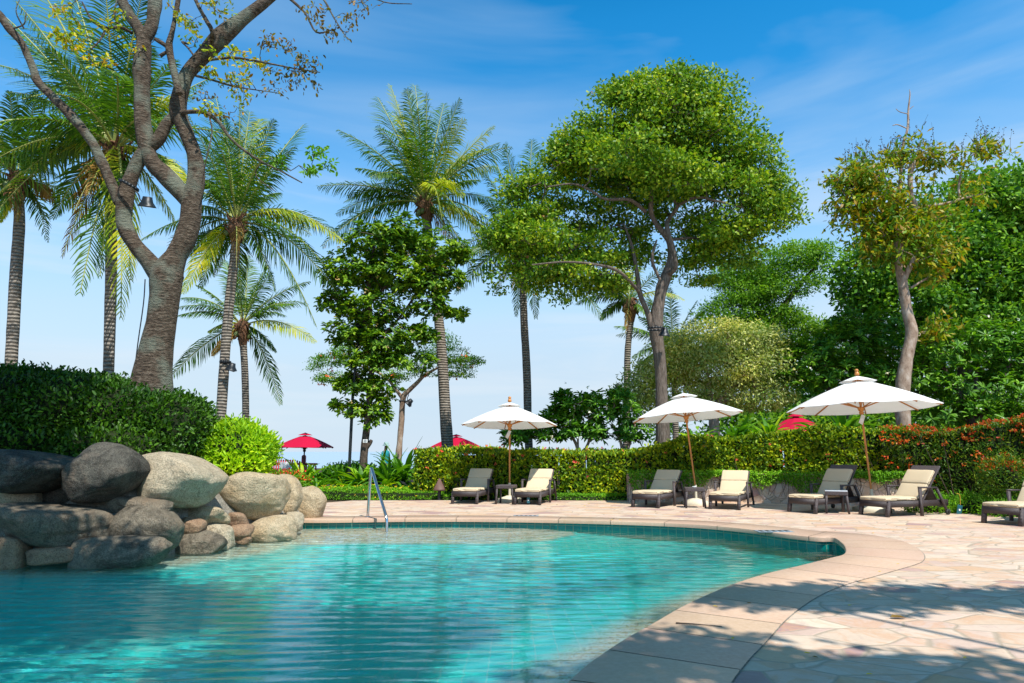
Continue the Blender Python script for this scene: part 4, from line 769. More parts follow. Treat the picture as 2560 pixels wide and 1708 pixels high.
def hedge(name,label,cat,path,th,n,Ls,Wr,mat,extras=None,gz=0,lump=.15,simple=False,front_gap=0,group=None):
    """path: list of (x,y,ztop,zbot) along the front face, left to right"""
    path=np.array(path,float); seg=np.linalg.norm(np.diff(path[:,:2],axis=0),axis=1); s_=np.concatenate([[0],np.cumsum(seg)]); Lt=s_[-1]
    H=np.mean(path[:,2]-path[:,3]); fa=H; ta=th; ba=H*.35; tot=fa+ta+ba; m=int(n); t=rng.random(m)*Lt; u=rng.random(m)*tot
    f=lambda a: np.stack([np.interp(a,s_,path[:,k]) for k in range(4)],1); A=f(t); dl=.05; B=f(np.minimum(t+dl,Lt))-f(np.maximum(t-dl,0)); T=nrm(np.c_[B[:,:2],np.zeros(m)]); Nf=np.c_[T[:,1],-T[:,0],np.zeros(m)]
    P=np.zeros((m,3)); N=np.zeros((m,3)); fr=u<fa; tp=(u>=fa)&(u<fa+ta); bk=u>=fa+ta; v=np.where(fr,u/fa,np.where(tp,(u-fa)/ta,(u-fa-ta)/ba))
    P[:,:2]=A[:,:2]; P[:,2]=A[:,3]+(A[:,2]-A[:,3])*v; N[fr]=Nf[fr]
    P[tp,:2]=A[tp,:2]-Nf[tp,:2]*th*v[tp,None]; P[tp,2]=A[tp,2]; N[tp]=[0,0,1]
    P[bk,:2]=A[bk,:2]-Nf[bk,:2]*th; N[bk]=-Nf[bk]; P[bk,2]=A[bk,2]-(A[bk,2]-A[bk,3])*v[bk]
    edge=np.where(fr,np.clip((v-.88)/.12,0,1),0); N=nrm(N+np.c_[np.zeros((m,2)),edge]); P-=Nf*(edge*.1)[:,None]
    P+=N*(lump*sn(P,1.7,3))[:,None]+N*(.10*(rng.random(m)**3)*-1)[:,None]
    root=thing(name,label,cat,(path[:,0].mean(),path[:,1].mean(),gz),0,group)
    kp=(sn(P,2.6,3,6)+.5*rng.normal(size=m))>-.48; A=A[kp]; P=P[kp]; N=N[kp]; m=len(P); tl=(rng.random(m)<.03)[:,None]; P=P+N*tl*rng.uniform(0,.12,(m,1))
    mb=MB(); D=nrm(N*.8+rdir(m)*.9+np.array([0,0,.4])); L_=Ls*rng.uniform(.55,1.4,m); leaves(mb,P-D*Ls*.4,D,nrm(N*.7+rdir(m)*.7+np.array([0,0,.4])),L_,L_*Wr,0,simple); child(mb,'foliage',mat,root)
    cb=MB(); K=30
    for a in range(K):
        q=f(np.array([Lt*a/K+.02,Lt*(a+1)/K-.0])); Tq=nrm(q[1,:2]-q[0,:2]); Nq=np.array([Tq[1],-Tq[0]]); ins=.13; V=[]
        for e in q:
            for dd,z in((ins,e[3]),(th-ins,e[3]),(th-ins,e[2]-ins),(ins,e[2]-ins)): V.append([e[0]-Nq[0]*dd,e[1]-Nq[1]*dd,z])
        cb.add(V,[[0,3,2,1],[4,5,6,7],[0,1,5,4],[1,2,6,5],[2,3,7,6],[3,0,4,7]])
    child(cb,'branch_mass',M['core'],root)
    # visible woody stems in the face
    sb=MB()
    for a in range(int(Lt*6)):
        q=f(np.array([rng.random()*Lt]))[0]; p=np.array([q[0],q[1]+.05,q[3]]); e=p+np.array([rng.normal()*.25,rng.uniform(-.02,.15),rng.uniform(.5,.9)*(q[2]-q[3])]); sb.tube([p,(p+e)/2+rng.normal(size=3)*.05,e],[.015,.011,.006],4,0,2,cap=False)
    child(sb,'stems',M['bark_dark'],root)
    if extras:
        for nm,mt,cnt,per,sz,zmin in extras:
            k=np.where((P[:,2]-A[:,3])/(A[:,2]-A[:,3])>zmin)[0]; k=rng.choice(k,cnt); e=MB(); spray(e,P[k]+N[k]*.05,N[k],per,sz*.45,sz,.6,0,simple=True,up=1); child(e,nm,mt,root)
    return root,P,N
def hp(px,Y,zt,zb): p=XZ(px,zt,Y); return (p[0],Y,zt,zb)
hedge('ixora_hedge','flowering ixora hedge with pink blooms behind the four left loungers','hedge',[hp(1035,20.9,1.40,0),hp(1200,20.9,1.42,0),hp(1400,20.8,1.40,0),hp(1560,20.6,1.42,0),hp(1720,20.4,1.44,0)],1.1,24000,.11,.5,M['lf_ixora'],[('flowers',M['fl_pink'],60,9,.06,.45),('crown_flowers',M['fl_pink'],45,9,.06,.95)])
hedge('ixora_hedge','taller yellow green hedge above the stone wall under the umbrellas','hedge',[hp(1590,20.1,1.42,.45),hp(1680,20.0,1.62,.5),hp(1800,19.9,1.78,.55),hp(1950,19.6,1.90,.6),hp(2110,19.0,1.98,.6),hp(2270,18.4,2.0,.6)],1.2,26000,.11,.5,M['lf_ixora'],[('flowers',M['fl_pink'],50,8,.045,.3)])
rh=[hp(2200,18.3,1.98,.0),hp(2350,17.7,2.02,0),hp(2480,17.2,2.1,0),hp(2620,16.8,2.25,0),hp(2800,16.3,2.3,0)]
hedge('red_tip_hedge','tall hedge with orange red new leaves at the right edge','hedge',rh,1.2,26000,.085,.34,M['lf_redtip'],[('red_tips',M['lf_red'],330,8,.075,.80),('red_sprigs',M['lf_red'],90,7,.07,.3)])
# small red shrubs in front at right
def bush(name,label,cat,px,py,rx,ry,Y,rd,n,Ls,Wr,mat,ext=None,gz=0,**k):
    return shell_shrub(name,label,cat,[wl_(px,py,rx,ry,Y,rd)],n,Ls,Wr,mat,gz,lump=.18,core=.55,**k)
r_,Pp,N_=bush('red_tip_shrub','small shrub with red young leaves beside the last lounger','shrub',2515,1195,55,50,15.6,.45,1800,.085,.32,M['lf_redtip'])
e=MB(); k=rng.choice(np.where(Pp[:,2]>1.0)[0],70); spray(e,Pp[k],N_[k],7,.04,.085,.35,0,up=1); child(e,'red_tips',M['lf_red'],r_)
for px,py,rx,ry,Y,lb_ in [(2330,1265,60,28,16.4,'loose green plant under the hedge behind the sixth lounger'),(2430,1270,60,32,16.2,'loose green plant between the sixth lounger and last lounger'),(2530,1275,70,28,15.4,'low green plant behind the last lounger foot')]:
    bush('green_plant',lb_,'plant',px,py,rx,ry,Y,.35,1500,.075,.3,M['lf_vine'])
# stone wall
path=[(1572,19.75),(1700,19.65),(1850,19.5),(2000,18.95),(2150,18.45),(2300,18.1)]
wv=MB(); pts=[XZ(px,0,Y)[:2] for px,Y in path]; pts=np.array(pts)
s_=np.concatenate([[0],np.cumsum(np.linalg.norm(np.diff(pts,axis=0),axis=1))]); t=np.linspace(0,s_[-1],160); line=np.c_[np.interp(t,s_,pts[:,0]),np.interp(t,s_,pts[:,1])]
zs=np.linspace(-.02,.74,20); V=[]
for z in zs:
    for p in line: V.append([p[0],p[1],z])
V=np.array(V); V[:,1]-=.035*sn(V,4.5,3)+.02; V[:,2]+=np.where(V[:,2]>.7,.02*sn(V,2,2),0); Vb=[[p[0],p[1]+.28,.75] for p in line]+[[p[0],p[1]+.28,0] for p in line]
nn=len(line); V=np.vstack([V,Vb]); Fq=[[a*nn+b,a*nn+b+1,(a+1)*nn+b+1,(a+1)*nn+b] for a in range(len(zs)+1) for b in range(nn-1)]
r=thing('stone_wall','low rough stone retaining wall behind the middle loungers','wall',(pts[2][0],pts[2][1],0)); child(wv.add(V,Fq),'wall_face',M['wallstone'],r,True)
cb=MB(); q=0
while q<nn-9:
    a=line[q];b=line[min(q+8,nn-1)]; cb.bar([a[0],a[1]+.1,.765],[b[0]-.012,b[1]+.1,.765],.34,.05); q+=8
child(cb,'cap_stones',M['coping'],r)
# vines over wall
vm=MB(); nv=9000; t=rng.random(nv)*s_[-1]; hang=.78-.62*rng.random(nv)**1.3*np.clip(.45+.8*np.sin(t*1.7)*.5+.35*np.sin(t*4.1),.12,1); P=np.c_[np.interp(t,s_,pts[:,0]),np.interp(t,s_,pts[:,1])-.06-.12*rng.random(nv),hang+.12*rng.random(nv)]
leaves(vm,P,nrm(rdir(nv)+[0,-.6,-.1]),nrm(rdir(nv)*.6+[0,-.8,.7]),.055*rng.uniform(.6,1.3,nv),.035,0,False)
for k in range(50):
    a=rng.random()*s_[-1]; x=np.interp(a,s_,pts[:,0]); y=np.interp(a,s_,pts[:,1])-.05; vm.tube([[x,y,.78],[x+rng.normal()*.1,y-.04,.5],[x+rng.normal()*.18,y-.03,.2]],[.007,.006,.004],4,1,3,cap=False)
tag(vm.build('wall_vine',[M['lf_vine'],M['bark_dark']]),'light green vine trailing over the low stone wall','vine')
# ground cover
def cover(name,label,cat,cx,cy,rx,ry,h,n,Ls,mat,fl=None,kind='stuff',z0=0):
    a=rng.uniform(0,6.28,n); rr=np.sqrt(rng.random(n)); x=cx+rx*rr*np.cos(a); y=cy+ry*rr*np.sin(a); z=z0+h*np.clip(1-rr**6,0,1)**.5*(1+.2*sn(np.c_[x,y,0*x],2.5,2)); 
    side=rr>.9; z=np.where(side,z*rng.random(n),z); P=np.c_[x,y,z]; mb=MB(); leaves(mb,P,nrm(rdir(n)+[0,0,.5]),nrm(rdir(n)*.6+[0,-.2,1]),Ls*rng.uniform(.6,1.3,n),Ls*.55,0,False)
    if fl: k=rng.choice(n,fl,replace=False); spray(mb,P[k]+[0,0,.05],np.tile([0,0,1.],(fl,1)),4,.012,.035,.8,1)
    ring=[]; V=[[cx,cy,z0+h*.72]]+[[cx+rx*.93*math.cos(q),cy+ry*.93*math.sin(q),z0+h*.6] for q in np.linspace(0,6.283,48,endpoint=False)]+[[cx+rx*.95*math.cos(q),cy+ry*.95*math.sin(q),z0-.05] for q in np.linspace(0,6.283,48,endpoint=False)]
    Ft=[[0,1+q,1+(q+1)%48] for q in range(48)]; mb.add(V,Ft,2); mb.add(V,[[1+q,49+q,49+(q+1)%48,1+(q+1)%48] for q in range(48)],2)
    o=mb.build(name,[mat,M['fl_yel'],M['core']]); return tag(o,label,cat,kind=kind)
cover('ground_cover','clipped bright green ground cover with tiny yellow flowers left of the loungers','ground cover',-3.75,21.9,2.75,1.55,.30,26000,.045,M['lf_cover'],170)
c=XZ(1450,0,20.6); cover('ground_cover','light green low creepers at the foot of the ixora hedge','ground cover',c[0],20.55,1.5,.35,.16,3500,.06,M['lf_vine'])
c=XZ(1125,0,20.6); cover('ground_cover','low creepers left of the first lounger','ground cover',c[0],20.7,.5,.35,.15,1200,.05,M['lf_cover'])
# strap leaved plants
def strap_plant(name,label,px,Y,zb,n,Lf,Wf,mat,up=.8,group=None,lx=1.0):
    b=XZ(px,zb,Y); mb=MB(); K=7; Lf*=1.4; Wf*=1.5
    for q in range(n):
        a=rng.uniform(0,6.28); e=rng.uniform(.35,1.35)*up; L_=Lf*rng.uniform(.6,1.1); h=np.array([math.cos(a)*lx,math.sin(a),0]); d0=h*math.cos(e)+np.array([0,0,math.sin(e)]); bend=rng.uniform(.5,1.6)*(1.25-.5*e)
        tt=np.linspace(0,1,K); P=b+h*.05+np.outer(tt*L_,d0)+np.outer(-(tt**2.2)*L_*bend*.55,[0,0,1.])+np.outer(tt**2*L_*.12,h)
        side=np.array([-math.sin(a),math.cos(a),0])+rng.normal(size=3)*.15; wd=Wf*np.array([.45,.8,1,.95,.75,.45,.03])*rng.uniform(.7,1.2)
        V=np.vstack([P-side*wd[:,None]/2+[0,0,.01],P,P+side*wd[:,None]/2+[0,0,.01]]); V[K:2*K,2]-=wd*.18
        Fq=[[i,i+1,K+i+1,K+i] for i in range(K-1)]+[[K+i,K+i+1,2*K+i+1,2*K+i] for i in range(K-1)]; mb.add(V,Fq)
    o=mb.build(name,mat,None,True,loc=tuple(b)); return tag(o,label,'plant',group)
gp='strap leaved plants in the bed behind the pool'
for k,(px,Y,zb,n,Lf,m_,lb_) in enumerate([(755,22.6,.35,34,.95,'lf_strap','yellow green strap leaved plant below the left crimson umbrella'),(800,23.4,.35,26,.85,'lf_strapd','dark strap leaved plant between yellow clumps left of the lamp post'),(715,22.0,.25,16,.6,'lf_strap','small yellow strap plant beside the red flowers'),(845,23.0,.3,24,.8,'lf_strapd','dark strap plant just left of the lamp post foot'),(905,22.4,.3,30,.85,'lf_strap','bright yellow green strap plant in front of the almond tree foot'),(868,22.2,.2,18,.55,'lf_strap','low lime strap plant right of the lamp post'),(975,22.4,.35,40,1.25,'lf_strapd','big deep green strap leaved clump right of the handrail'),(1010,22.6,.45,34,1.2,'lf_strapd','big deep green strap clump touching the ixora hedge end'),(945,22.9,.4,26,1.05,'lf_strapd','deep green strap clump directly right of the almond trunk'),(1040,22.3,.1,16,.7,'lf_strapd','small dark strap clump at the hedge foot'),(790,22.2,.15,22,.6,'lf_strap','low yellow strap plant above the clipped ground cover'),(955,22.0,.15,18,.65,'lf_strap','low yellow strap leaves behind the handrail')]):
    strap_plant('strap_leaf_plant',lb_,px,Y,zb,n,Lf,.10,M[m_],1.0,gp)
for k,(px,Y,zb,n,Lf,u,lb_) in enumerate([(1735,21.4,1.55,18,.7,.8,'dark spiky plant above the hedge right of the middle umbrella pole'),(1845,21.4,1.6,24,.95,.9,'spiky green plant above the hedge midway between two white umbrellas'),(1925,21.3,1.7,26,.95,.9,'spiky green plant left of the crimson canopy above the hedge'),(2110,20.9,1.75,30,1.15,1.35,'upright spiky plant above the hedge beneath the third umbrella'),(2055,21.0,1.75,12,.8,.8,'thin arching plant right in front of the crimson canopy'),(1790,21.6,1.55,14,.7,.8,'small spiky plant right of the middle umbrella canopy')]):
    strap_plant('spiky_plant',lb_,px,Y,zb+.1,n+6,Lf,.10,M['lf_strapd' if k%2 else 'lf_strap'],u,'spiky plants poking above the hedge')
# low dark filler plants & red ixora
bush('leafy_plant','dark leafy plants at the foot of the lamp post','plant',880,1180,60,16,23.8,.6,1200,.12,.5,M['lf_frang'])
r_,Pp,N_=bush('red_flower_shrub','low shrub covered in red blooms beside the last boulder','shrub',716,1204,50,20,20.5,.5,1800,.08,.5,M['lf_vine'])
e=MB(); k=rng.choice(np.where(Pp[:,2]>np.percentile(Pp[:,2],50))[0],70); spray(e,Pp[k]+[0,0,.05],N_[k],14,.05,.05,.8,0,up=1); child(e,'flowers',M['fl_red'],r_)
bush('low_shrub','bright green leaves at the foot of the lime shrub above boulders','shrub',390,1148,45,14,12.2,.35,900,.07,.5,M['lf_vine'])
# ------------------------------------------------------------------ boulders & bank
def D0(px): return float(np.interp(px,[-300,0,300,430,500,600,670,740,780],[10.2,9.9,9.9,10.6,11.3,12.1,12.7,13.7,15.0]))
def boulder(px,py,rx,ry,back,mat,label,tilt=0,rd=None,seed=0,p=8,sub=5,pointed=0):
    Y=D0(px)+back; k=Y/F; c=W(px,py,Y); bm=bmesh.new(); bmesh.ops.create_icosphere(bm,subdivisions=sub,radius=1); V=np.array([v.co[:] for v in bm.verts]); Fc=[[v.index for v in f.verts] for f in bm.faces]; bm.free()
    g=np.random.default_rng(seed+11); Nn=nrm(g.normal(size=(13,3))); Di=g.uniform(.82,1.06,13); Nn=np.vstack([Nn,np.eye(3),-np.eye(3)]); Di=np.concatenate([Di,np.full(6,1.0)])
    q=np.maximum(V@Nn.T,0)/Di; r=(np.sum(q**p,1))**(-1/p); V=V*r[:,None]
    V*= (1+.05*sn(V,1.8,3,seed)+.028*sn(V,6,3,seed+5))[:,None]
    if pointed: V[:,0]*=np.interp(V[:,2],[-1,0,1],[1-pointed,1,1-.35*pointed])
    mn,mxx=V.min(0),V.max(0); V=(V-(mn+mxx)/2)/((mxx-mn)/2)
    V=V*np.array([rx*k,(rd if rd else min(rx,ry*1.3)*k*.95),ry*k]); a=R(tilt); Rm=np.array([[math.cos(a),0,-math.sin(a)],[0,1,0],[math.sin(a),0,math.cos(a)]]); V=V@Rm.T+c
    o=MB().add(V,Fc).build('boulder',mat,None,True,loc=(c[0],c[1],V[:,2].min())); return tag(o,label,'boulder','boulders edging the pool')
M['rock_black']=rockmat('granite_lichen_shade',(.13,.12,.095),(.055,.05,.04),(.18,.13,.09),dk=.44)  # dark lichen stains, with the base also darkened to deepen shade under the hedge
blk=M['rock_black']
g_,dk_,tn,rs=M['rock_grey'],M['rock_dark'],M['rock_tan'],M['rock_rust']
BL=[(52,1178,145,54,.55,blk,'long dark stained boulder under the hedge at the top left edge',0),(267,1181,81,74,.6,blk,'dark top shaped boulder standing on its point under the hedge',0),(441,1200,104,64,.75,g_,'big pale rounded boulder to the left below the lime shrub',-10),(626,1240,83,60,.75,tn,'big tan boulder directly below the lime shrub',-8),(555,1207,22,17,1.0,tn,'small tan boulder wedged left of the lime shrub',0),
(714,1241,42,52,.9,tn,'upright tan boulder third from the right end',-5),(770,1262,44,44,.5,tn,'sloping pale boulder at the right end against the deck',-22),(726,1308,34,26,.1,g_,'small grey boulder by the water at the right end',0),(673,1329,64,40,.15,tn,'rounded tan boulder at the waterline near the right end',-4),(594,1301,26,19,.3,rs,'small orange brown block above the waterline',0),(598,1331,32,19,.12,rs,'flat orange stone at the waterline',4),
(547,1338,42,28,.15,g_,'small speckled grey boulder touching the water',-15),(502,1291,66,28,.55,tn,'flat tan boulder under the big pale one',-3),(480,1315,34,22,.3,rs,'small brown block beside the flat tan boulder',0),(496,1361,66,35,.12,dk_,'dark grey boulder half in the water right of the largest wet boulder',5),(376,1318,82,54,.35,dk_,'greenish dark boulder with a ledge across its face',-12),(304,1390,118,48,.05,dk_,'largest wet boulder sitting low in the water',0),
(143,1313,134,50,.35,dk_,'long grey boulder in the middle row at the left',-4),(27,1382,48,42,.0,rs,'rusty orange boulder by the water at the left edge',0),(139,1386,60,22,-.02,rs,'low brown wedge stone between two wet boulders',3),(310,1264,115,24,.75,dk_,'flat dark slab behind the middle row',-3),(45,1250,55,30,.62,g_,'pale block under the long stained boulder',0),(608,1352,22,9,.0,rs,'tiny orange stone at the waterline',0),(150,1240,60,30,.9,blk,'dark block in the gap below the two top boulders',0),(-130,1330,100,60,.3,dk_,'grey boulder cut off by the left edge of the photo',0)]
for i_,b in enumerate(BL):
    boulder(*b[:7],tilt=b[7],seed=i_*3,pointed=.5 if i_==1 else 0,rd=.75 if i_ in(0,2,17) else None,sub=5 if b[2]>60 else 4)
bk=MB(); cols=np.linspace(-420,800,120); rows=[]
for ti,(bo,zf) in enumerate([(.25,-.9),(.3,-.3),(.42,.0),(.55,.3),(.75,.55),(.95,.78),(1.25,.95),(1.6,1.0),(3,1.02),(5.5,1.0),(8,.8),(9.5,-.3)]):
    for px in cols:
        H=np.interp(px,[-400,300,480,560,680,740,780,800],[1.3,1.3,1.1,.95,.55,.22,.03,-.03]); Y=D0(px)+.12+bo*(.9 if px<700 else .7); z=zf*H if zf>0 else (zf if zf>-.5 else -1.2)
        if ti==11: z=-.3
        p=XZ(px,z,Y); rows.append(p)
V=np.array(rows); V+=.05*sn(V,3,3)[:,None]*np.array([.3,1,.6]); nc=len(cols)
tag(bk.add(V,[[a*nc+b,a*nc+b+1,(a+1)*nc+b+1,(a+1)*nc+b] for a in range(11) for b in range(nc-1)]).build('rock_bank',M['mortar'],None,True),kind='structure')
# ------------------------------------------------------------------ furniture
def make_lounger(ang=40):
    root=thing('sun_lounger','x','sun lounger',group='wicker sun loungers on the deck'); wk=M['wicker']; w=.74
    fr=MB()
    for sx in(-1,1): fr.box((sx*(w/2-.02),1.0,.265),(.04,1.86,.13))
    fr.box((0,.05,.265),(w-.08,.045,.13)); fr.box((0,1.93,.265),(w-.08,.04,.13)); fr.box((0,.62,.315),(w-.08,1.06,.02))
    fo=fr.build('frame',wk,root)
    for sx in(-1,1):
        b=MB(); b.bar((sx*(w/2-.03),.03,0),(sx*(w/2-.03),.11,.335),.075,.065); b.build('leg',wk,root)
        b=MB(); b.bar((sx*(w/2+.028),1.02,0),(sx*(w/2+.028),1.02,.60),.05,.06); b.build('leg',wk,root)
        b=MB(); b.bar((sx*(w/2+.028),.99,.615),(sx*(w/2+.028),1.56,.60),.055,.035); b.bar((sx*(w/2+.028),1.54,.60),(sx*(w/2+.028),1.80,.13),.05,.045); b.build('armrest',wk,root)
        b=MB(); M_=Matrix.Rotation(math.pi/2,3,'Y'); 
        V=np.array([[r_*math.cos(a),r_*math.sin(a),z] for r_,z in((0.02,-.02),(.06,-.02),(.06,.02),(.02,.02)) for a in np.linspace(0,6.283,14,endpoint=False)])@np.array(M_).T+np.array([sx*(w/2+.03),1.84,.062])
        b.add(V,[[i*14+j,i*14+(j+1)%14,(i+1)*14+(j+1)%14,(i+1)*14+j] for i in range(3) for j in range(14)]); b.bar((sx*(w/2+.03),1.80,.13),(sx*(w/2+.03),1.84,.06),.03); b.build('wheel',M['rubber'],root,True)
    an=R(ang); u=np.array([0,math.cos(an),math.sin(an)]); nv=np.array([0,-math.sin(an),math.cos(an)]); h0=np.array([0,1.16,.33]); Mr=Matrix.Rotation(an,3,'X')
    b=MB(); bl=.88 if ang<45 else 1.0; b.rbox(h0+u*(bl/2-.01)-nv*.01,(w-.04,bl,.035),.012,M=Mr); br=b.build('backrest',wk,root)
    b=MB(); b.bar(h0+u*.55+[0,0,-.03],(0,1.75,.27),.5,.02); b.build('prop',M['wick_plain'],br)
    cu=M['cushion']
    b=MB(); b.rbox((0,.36,.37),(w-.06,.66,.075),.028,puff=.008); b.build('foot_cushion',cu,root,True)
    b=MB(); b.rbox((0,.92,.365),(w-.06,.50,.07),.028,puff=.006); b.build('seat_cushion',cu,root,True)
    b=MB(); b.rbox(h0+u*.20+nv*.045,(w-.08,.42,.075),.028,M=Mr,puff=.006); bc=b.build('back_cushion',cu,root,True)
    b=MB(); b.rbox(h0+u*.60+nv*.055,(w-.07,.40,.085),.03,M=Mr,puff=.008); b.build('head_cushion',cu,root,True)
    return root
proto=make_lounger(); proto2=make_lounger(49)
# (front-left foot px,py , yaw deg, label)
LG=[(1131,1260,13,'leftmost cream lounger nearest the handrail, under the left white umbrella'),(1287,1262,16,'cream lounger right of the small table under the left white umbrella'),(1582,1268,34,'cream lounger left of the middle umbrella pole'),(1776,1273,28,'cream lounger right of the middle umbrella pole, square to the pool'),(1973,1280,58,'shaded lounger with grey looking cushion behind a glass topped table'),(2152,1287,68,'large cream lounger under the right umbrella with card tag on its arm'),(2460,1308,66,'lounger cut off by the right edge with only its foot showing')]
for i_,(px,py,yw,lb_) in enumerate(LG):
    o=proto if i_==0 else proto2 if i_==4 else copy_tree(proto if i_<4 else proto2); g=G(px,py); a=-R(yw); off=np.array([math.cos(a)*-.34-math.sin(a)*.03, math.sin(a)*-.34+math.cos(a)*.03]); o.location=(g[0]-off[0],g[1]-off[1],0); o.rotation_euler=(0,0,a); o['label']=lb_
# side tables
def make_table():
    root=thing('side_table','x','side table',group='wicker side tables between the loungers'); wk=M['wicker']; b=MB(); b.rbox((0,0,.455),(.48,.48,.09),.01); b.build('tabletop',wk,root)
    for sx in(-1,1):
        for sy in(-1,1): q=MB(); q.bar((sx*.235,sy*.235,0),(sx*.21,sy*.21,.41),.045); q.build('leg',wk,root)
    return root
tp=make_table()
for i_,(px,py,yw,lb_) in enumerate([(1250,1261,14,'small dark wicker table between the two left loungers'),(1726,1271,10,'small dark wicker table between the two middle loungers'),(2088,1285,24,'wicker side table with pale glass top in front of the shaded lounger')]):
    o=tp if i_==0 else copy_tree(tp); g=G(px,py); a=-R(yw); o.location=(g[0]+.23*math.cos(a)-.05,g[1]+.22,0); o.rotation_euler=(0,0,a); o['label']=lb_
    if i_==2: q=MB(); q.rbox((0,0,.507),(.47,.47,.012),.003); q.build('glass_top',M['slate'],o)
    if i_==1: q=MB(); q.lathe([(0,.0),(.05,0),(.06,.02),(.055,.022),(.045,.008),(0,.008)],(0,0,0),16); a_=thing('ashtray','small pale ashtray on the middle wicker table','ashtray',(o.location.x,o.location.y,.502)); q.build('dish',M['white_paint'],a_,True)
# umbrellas
def make_umbrella(px,Y,zr,zt,rad,label,tilt=(0,0),canv='canvas',wood='teak',base=True,name='patio_umbrella',group='white patio umbrellas',rot=.2,fin=True,flap=True,pole_px=None):
    b0=XZ(px,0,Y); root=thing(name,label,'umbrella',tuple(b0),0,group); n=8; cm=M[canv]
    Rt=np.array(Matrix.Rotation(R(tilt[0]),3,'Y')@Matrix.Rotation(R(tilt[1]),3,'X')); T=lambda v:(np.asarray(v,float)-[0,0,0])@Rt.T
    def cano(r0,r1,z0,z1,K=10,sub=8,sag=.0,scal=.03,convex=.06):
        V=[];Fq=[]; na=n*sub
        for i in range(K+1):
            t=i/K
            for j in range(na):
                a=rot+2*math.pi*j/na; f=(j%sub)/sub; m=math.sin(math.pi*f); rr=r0+(r1-r0)*t; poly=math.cos(math.pi/n)/math.cos((f-.5)*2*math.pi/n); re=rr*(1+(poly-1)*1.0)
                z=z0+(z1-z0)*t+convex*math.sin(math.pi*t)*(z0-z1)-.018*m*t*r1*.6; 
                if i==K: z-=.0
                V.append([re*math.cos(a),re*math.sin(a),z])
        for i in range(K):
            for j in range(na): Fq.append([i*na+j,i*na+(j+1)%na,(i+1)*na+(j+1)%na,(i+1)*na+j])
        return V,Fq
    c=MB(); V,Fq=cano(.30*rad*.55,rad,zt-.03-.16*(zt-zr),zr); 
    c.add(T(V),Fq); na=64
    # hanging hem
    Vn=np.array(V[-na:]); Vh=Vn.copy(); Vh[:,2]-=.012; c.add(T(np.vstack([Vn,Vh])),[[j,(j+1)%na,na+(j+1)%na,na+j] for j in range(na)])
    co_=c.build('canopy',cm,root,True)
    v=MB(); V,Fq=cano(.02,.25*rad,zt+.012,zt-.20*(zt-zr)+.03,4,8,convex=.05); v.add(T(V),Fq); v.build('vent',cm,co_,True)
    wm=M[wood]; p=MB(); zb=.42 if base else 0
    p.tube([(0,0,zb),T((0,0,zr-.25)) if not any(tilt) else T((0,0,zr-.25)),T((0,0,zt+.02))],.024,10,0,1); p.build('pole',wm,root,True)
    h=MB(); h.lathe([(.025,0),(.05,.02),(.055,.06),(.04,.08),(.06,.10),(.075,.15),(.09,.19),(.025,.19)],(0,0,zr-.17),12); h.v=[T(x) for x in h.v]; h.build('hub',wm,root,True)
    if fin:
        f=MB(); f.lathe([(.0,.0),(.052,.0),(.056,.03),(.048,.07),(.028,.085),(.042,.10),(.046,.13),(.03,.155),(0,.16)],(0,0,zt+.03),12); f.v=[T(x) for x in f.v]; f.build('finial',wm,root,True)
    for j in range(n):
        a=rot+2*math.pi*j/n; d=np.array([math.cos(a),math.sin(a),0]); rb=MB(); A=d*.05+[0,0,zt-.10]; B=d*rad*.98+[0,0,zr-.035]; mid=(A+B)/2+[0,0,.02*(zt-zr)-.03]
        rb.bar(T(A),T(mid),.022,.03); rb.bar(T(mid),T(B),.022,.03); ro_=rb.build('rib',wm,root)
        sb=MB(); sb.bar(T(d*.05+[0,0,zr-.0]),T(mid+[0,0,-.02]),.018,.022); sb.build('strut',wm,ro_)
    if base:
        b=MB(); b.tube([(0,0,.05),(0,0,.52)],.035,12,0,1); b.build('sleeve',M['cream_metal'],root,True)
        b=MB(); q=.33; V=[(-q,-q,0),(q,-q,0),(q,q,0),(-q,q,0),(-q,-q,.08),(q,-q,.08),(q,q,.08),(-q,q,.08),(-.07,-.07,.17),(.07,-.07,.17),(.07,.07,.17),(-.07,.07,.17)]; b.add(V,[[0,1,5,4],[1,2,6,5],[2,3,7,6],[3,0,4,7],[4,5,9,8],[5,6,10,9],[6,7,11,10],[7,4,8,11],[8,9,10,11]]); b.build('base',M['cream_metal'],root)
    if flap:
        b=MB(); b.add([T(v) for v in [(-.03,-.06,zr-.16),(.05,-.075,zr-.20),(-.05,-.085,zr-.42),(-.13,-.07,zr-.36),(-.03,-.055,zr-.16),(.05,-.07,zr-.20),(-.05,-.08,zr-.42),(-.13,-.065,zr-.36)]],[[0,1,2,3],[7,6,5,4],[0,4,5,1],[1,5,6,2],[2,6,7,3],[3,7,4,0]]); b.build('tie_flap',cm,root)
        b=MB(); b.tube([T((.03,-.04,zr-.1)),T((.09,-.05,zr-.18)),T((.08,-.05,zr-.30)),T((.02,-.04,zr-.28))],.006,5,0,4); b.build('cord',M['black'],root)
    return root
make_umbrella(1274,19.75,2.17,2.80,1.40,'white umbrella with wooden pole shading the two left loungers, leftmost of three',rot=.12,tilt=(0,-3.2))
make_umbrella(1741,18.6,2.35,2.98,1.50,'middle white umbrella with tilted canopy beside the rough stone wall',tilt=(-3.6,-3.2),rot=.35,fin=False,flap=False)
make_umbrella(2183,16.55,2.45,3.22,1.72,'largest white umbrella with wooden finial, at the right before the frangipani',tilt=(-.8,-2.6),rot=.25)
gr='crimson beach umbrellas beyond the garden'
make_umbrella(756,24.4,1.55,2.04,1.0,'crimson umbrella left of the lamp post behind strap plants',canv='canvas_red',wood='black',base=False,group=gr,fin=False,flap=False,name='beach_umbrella')
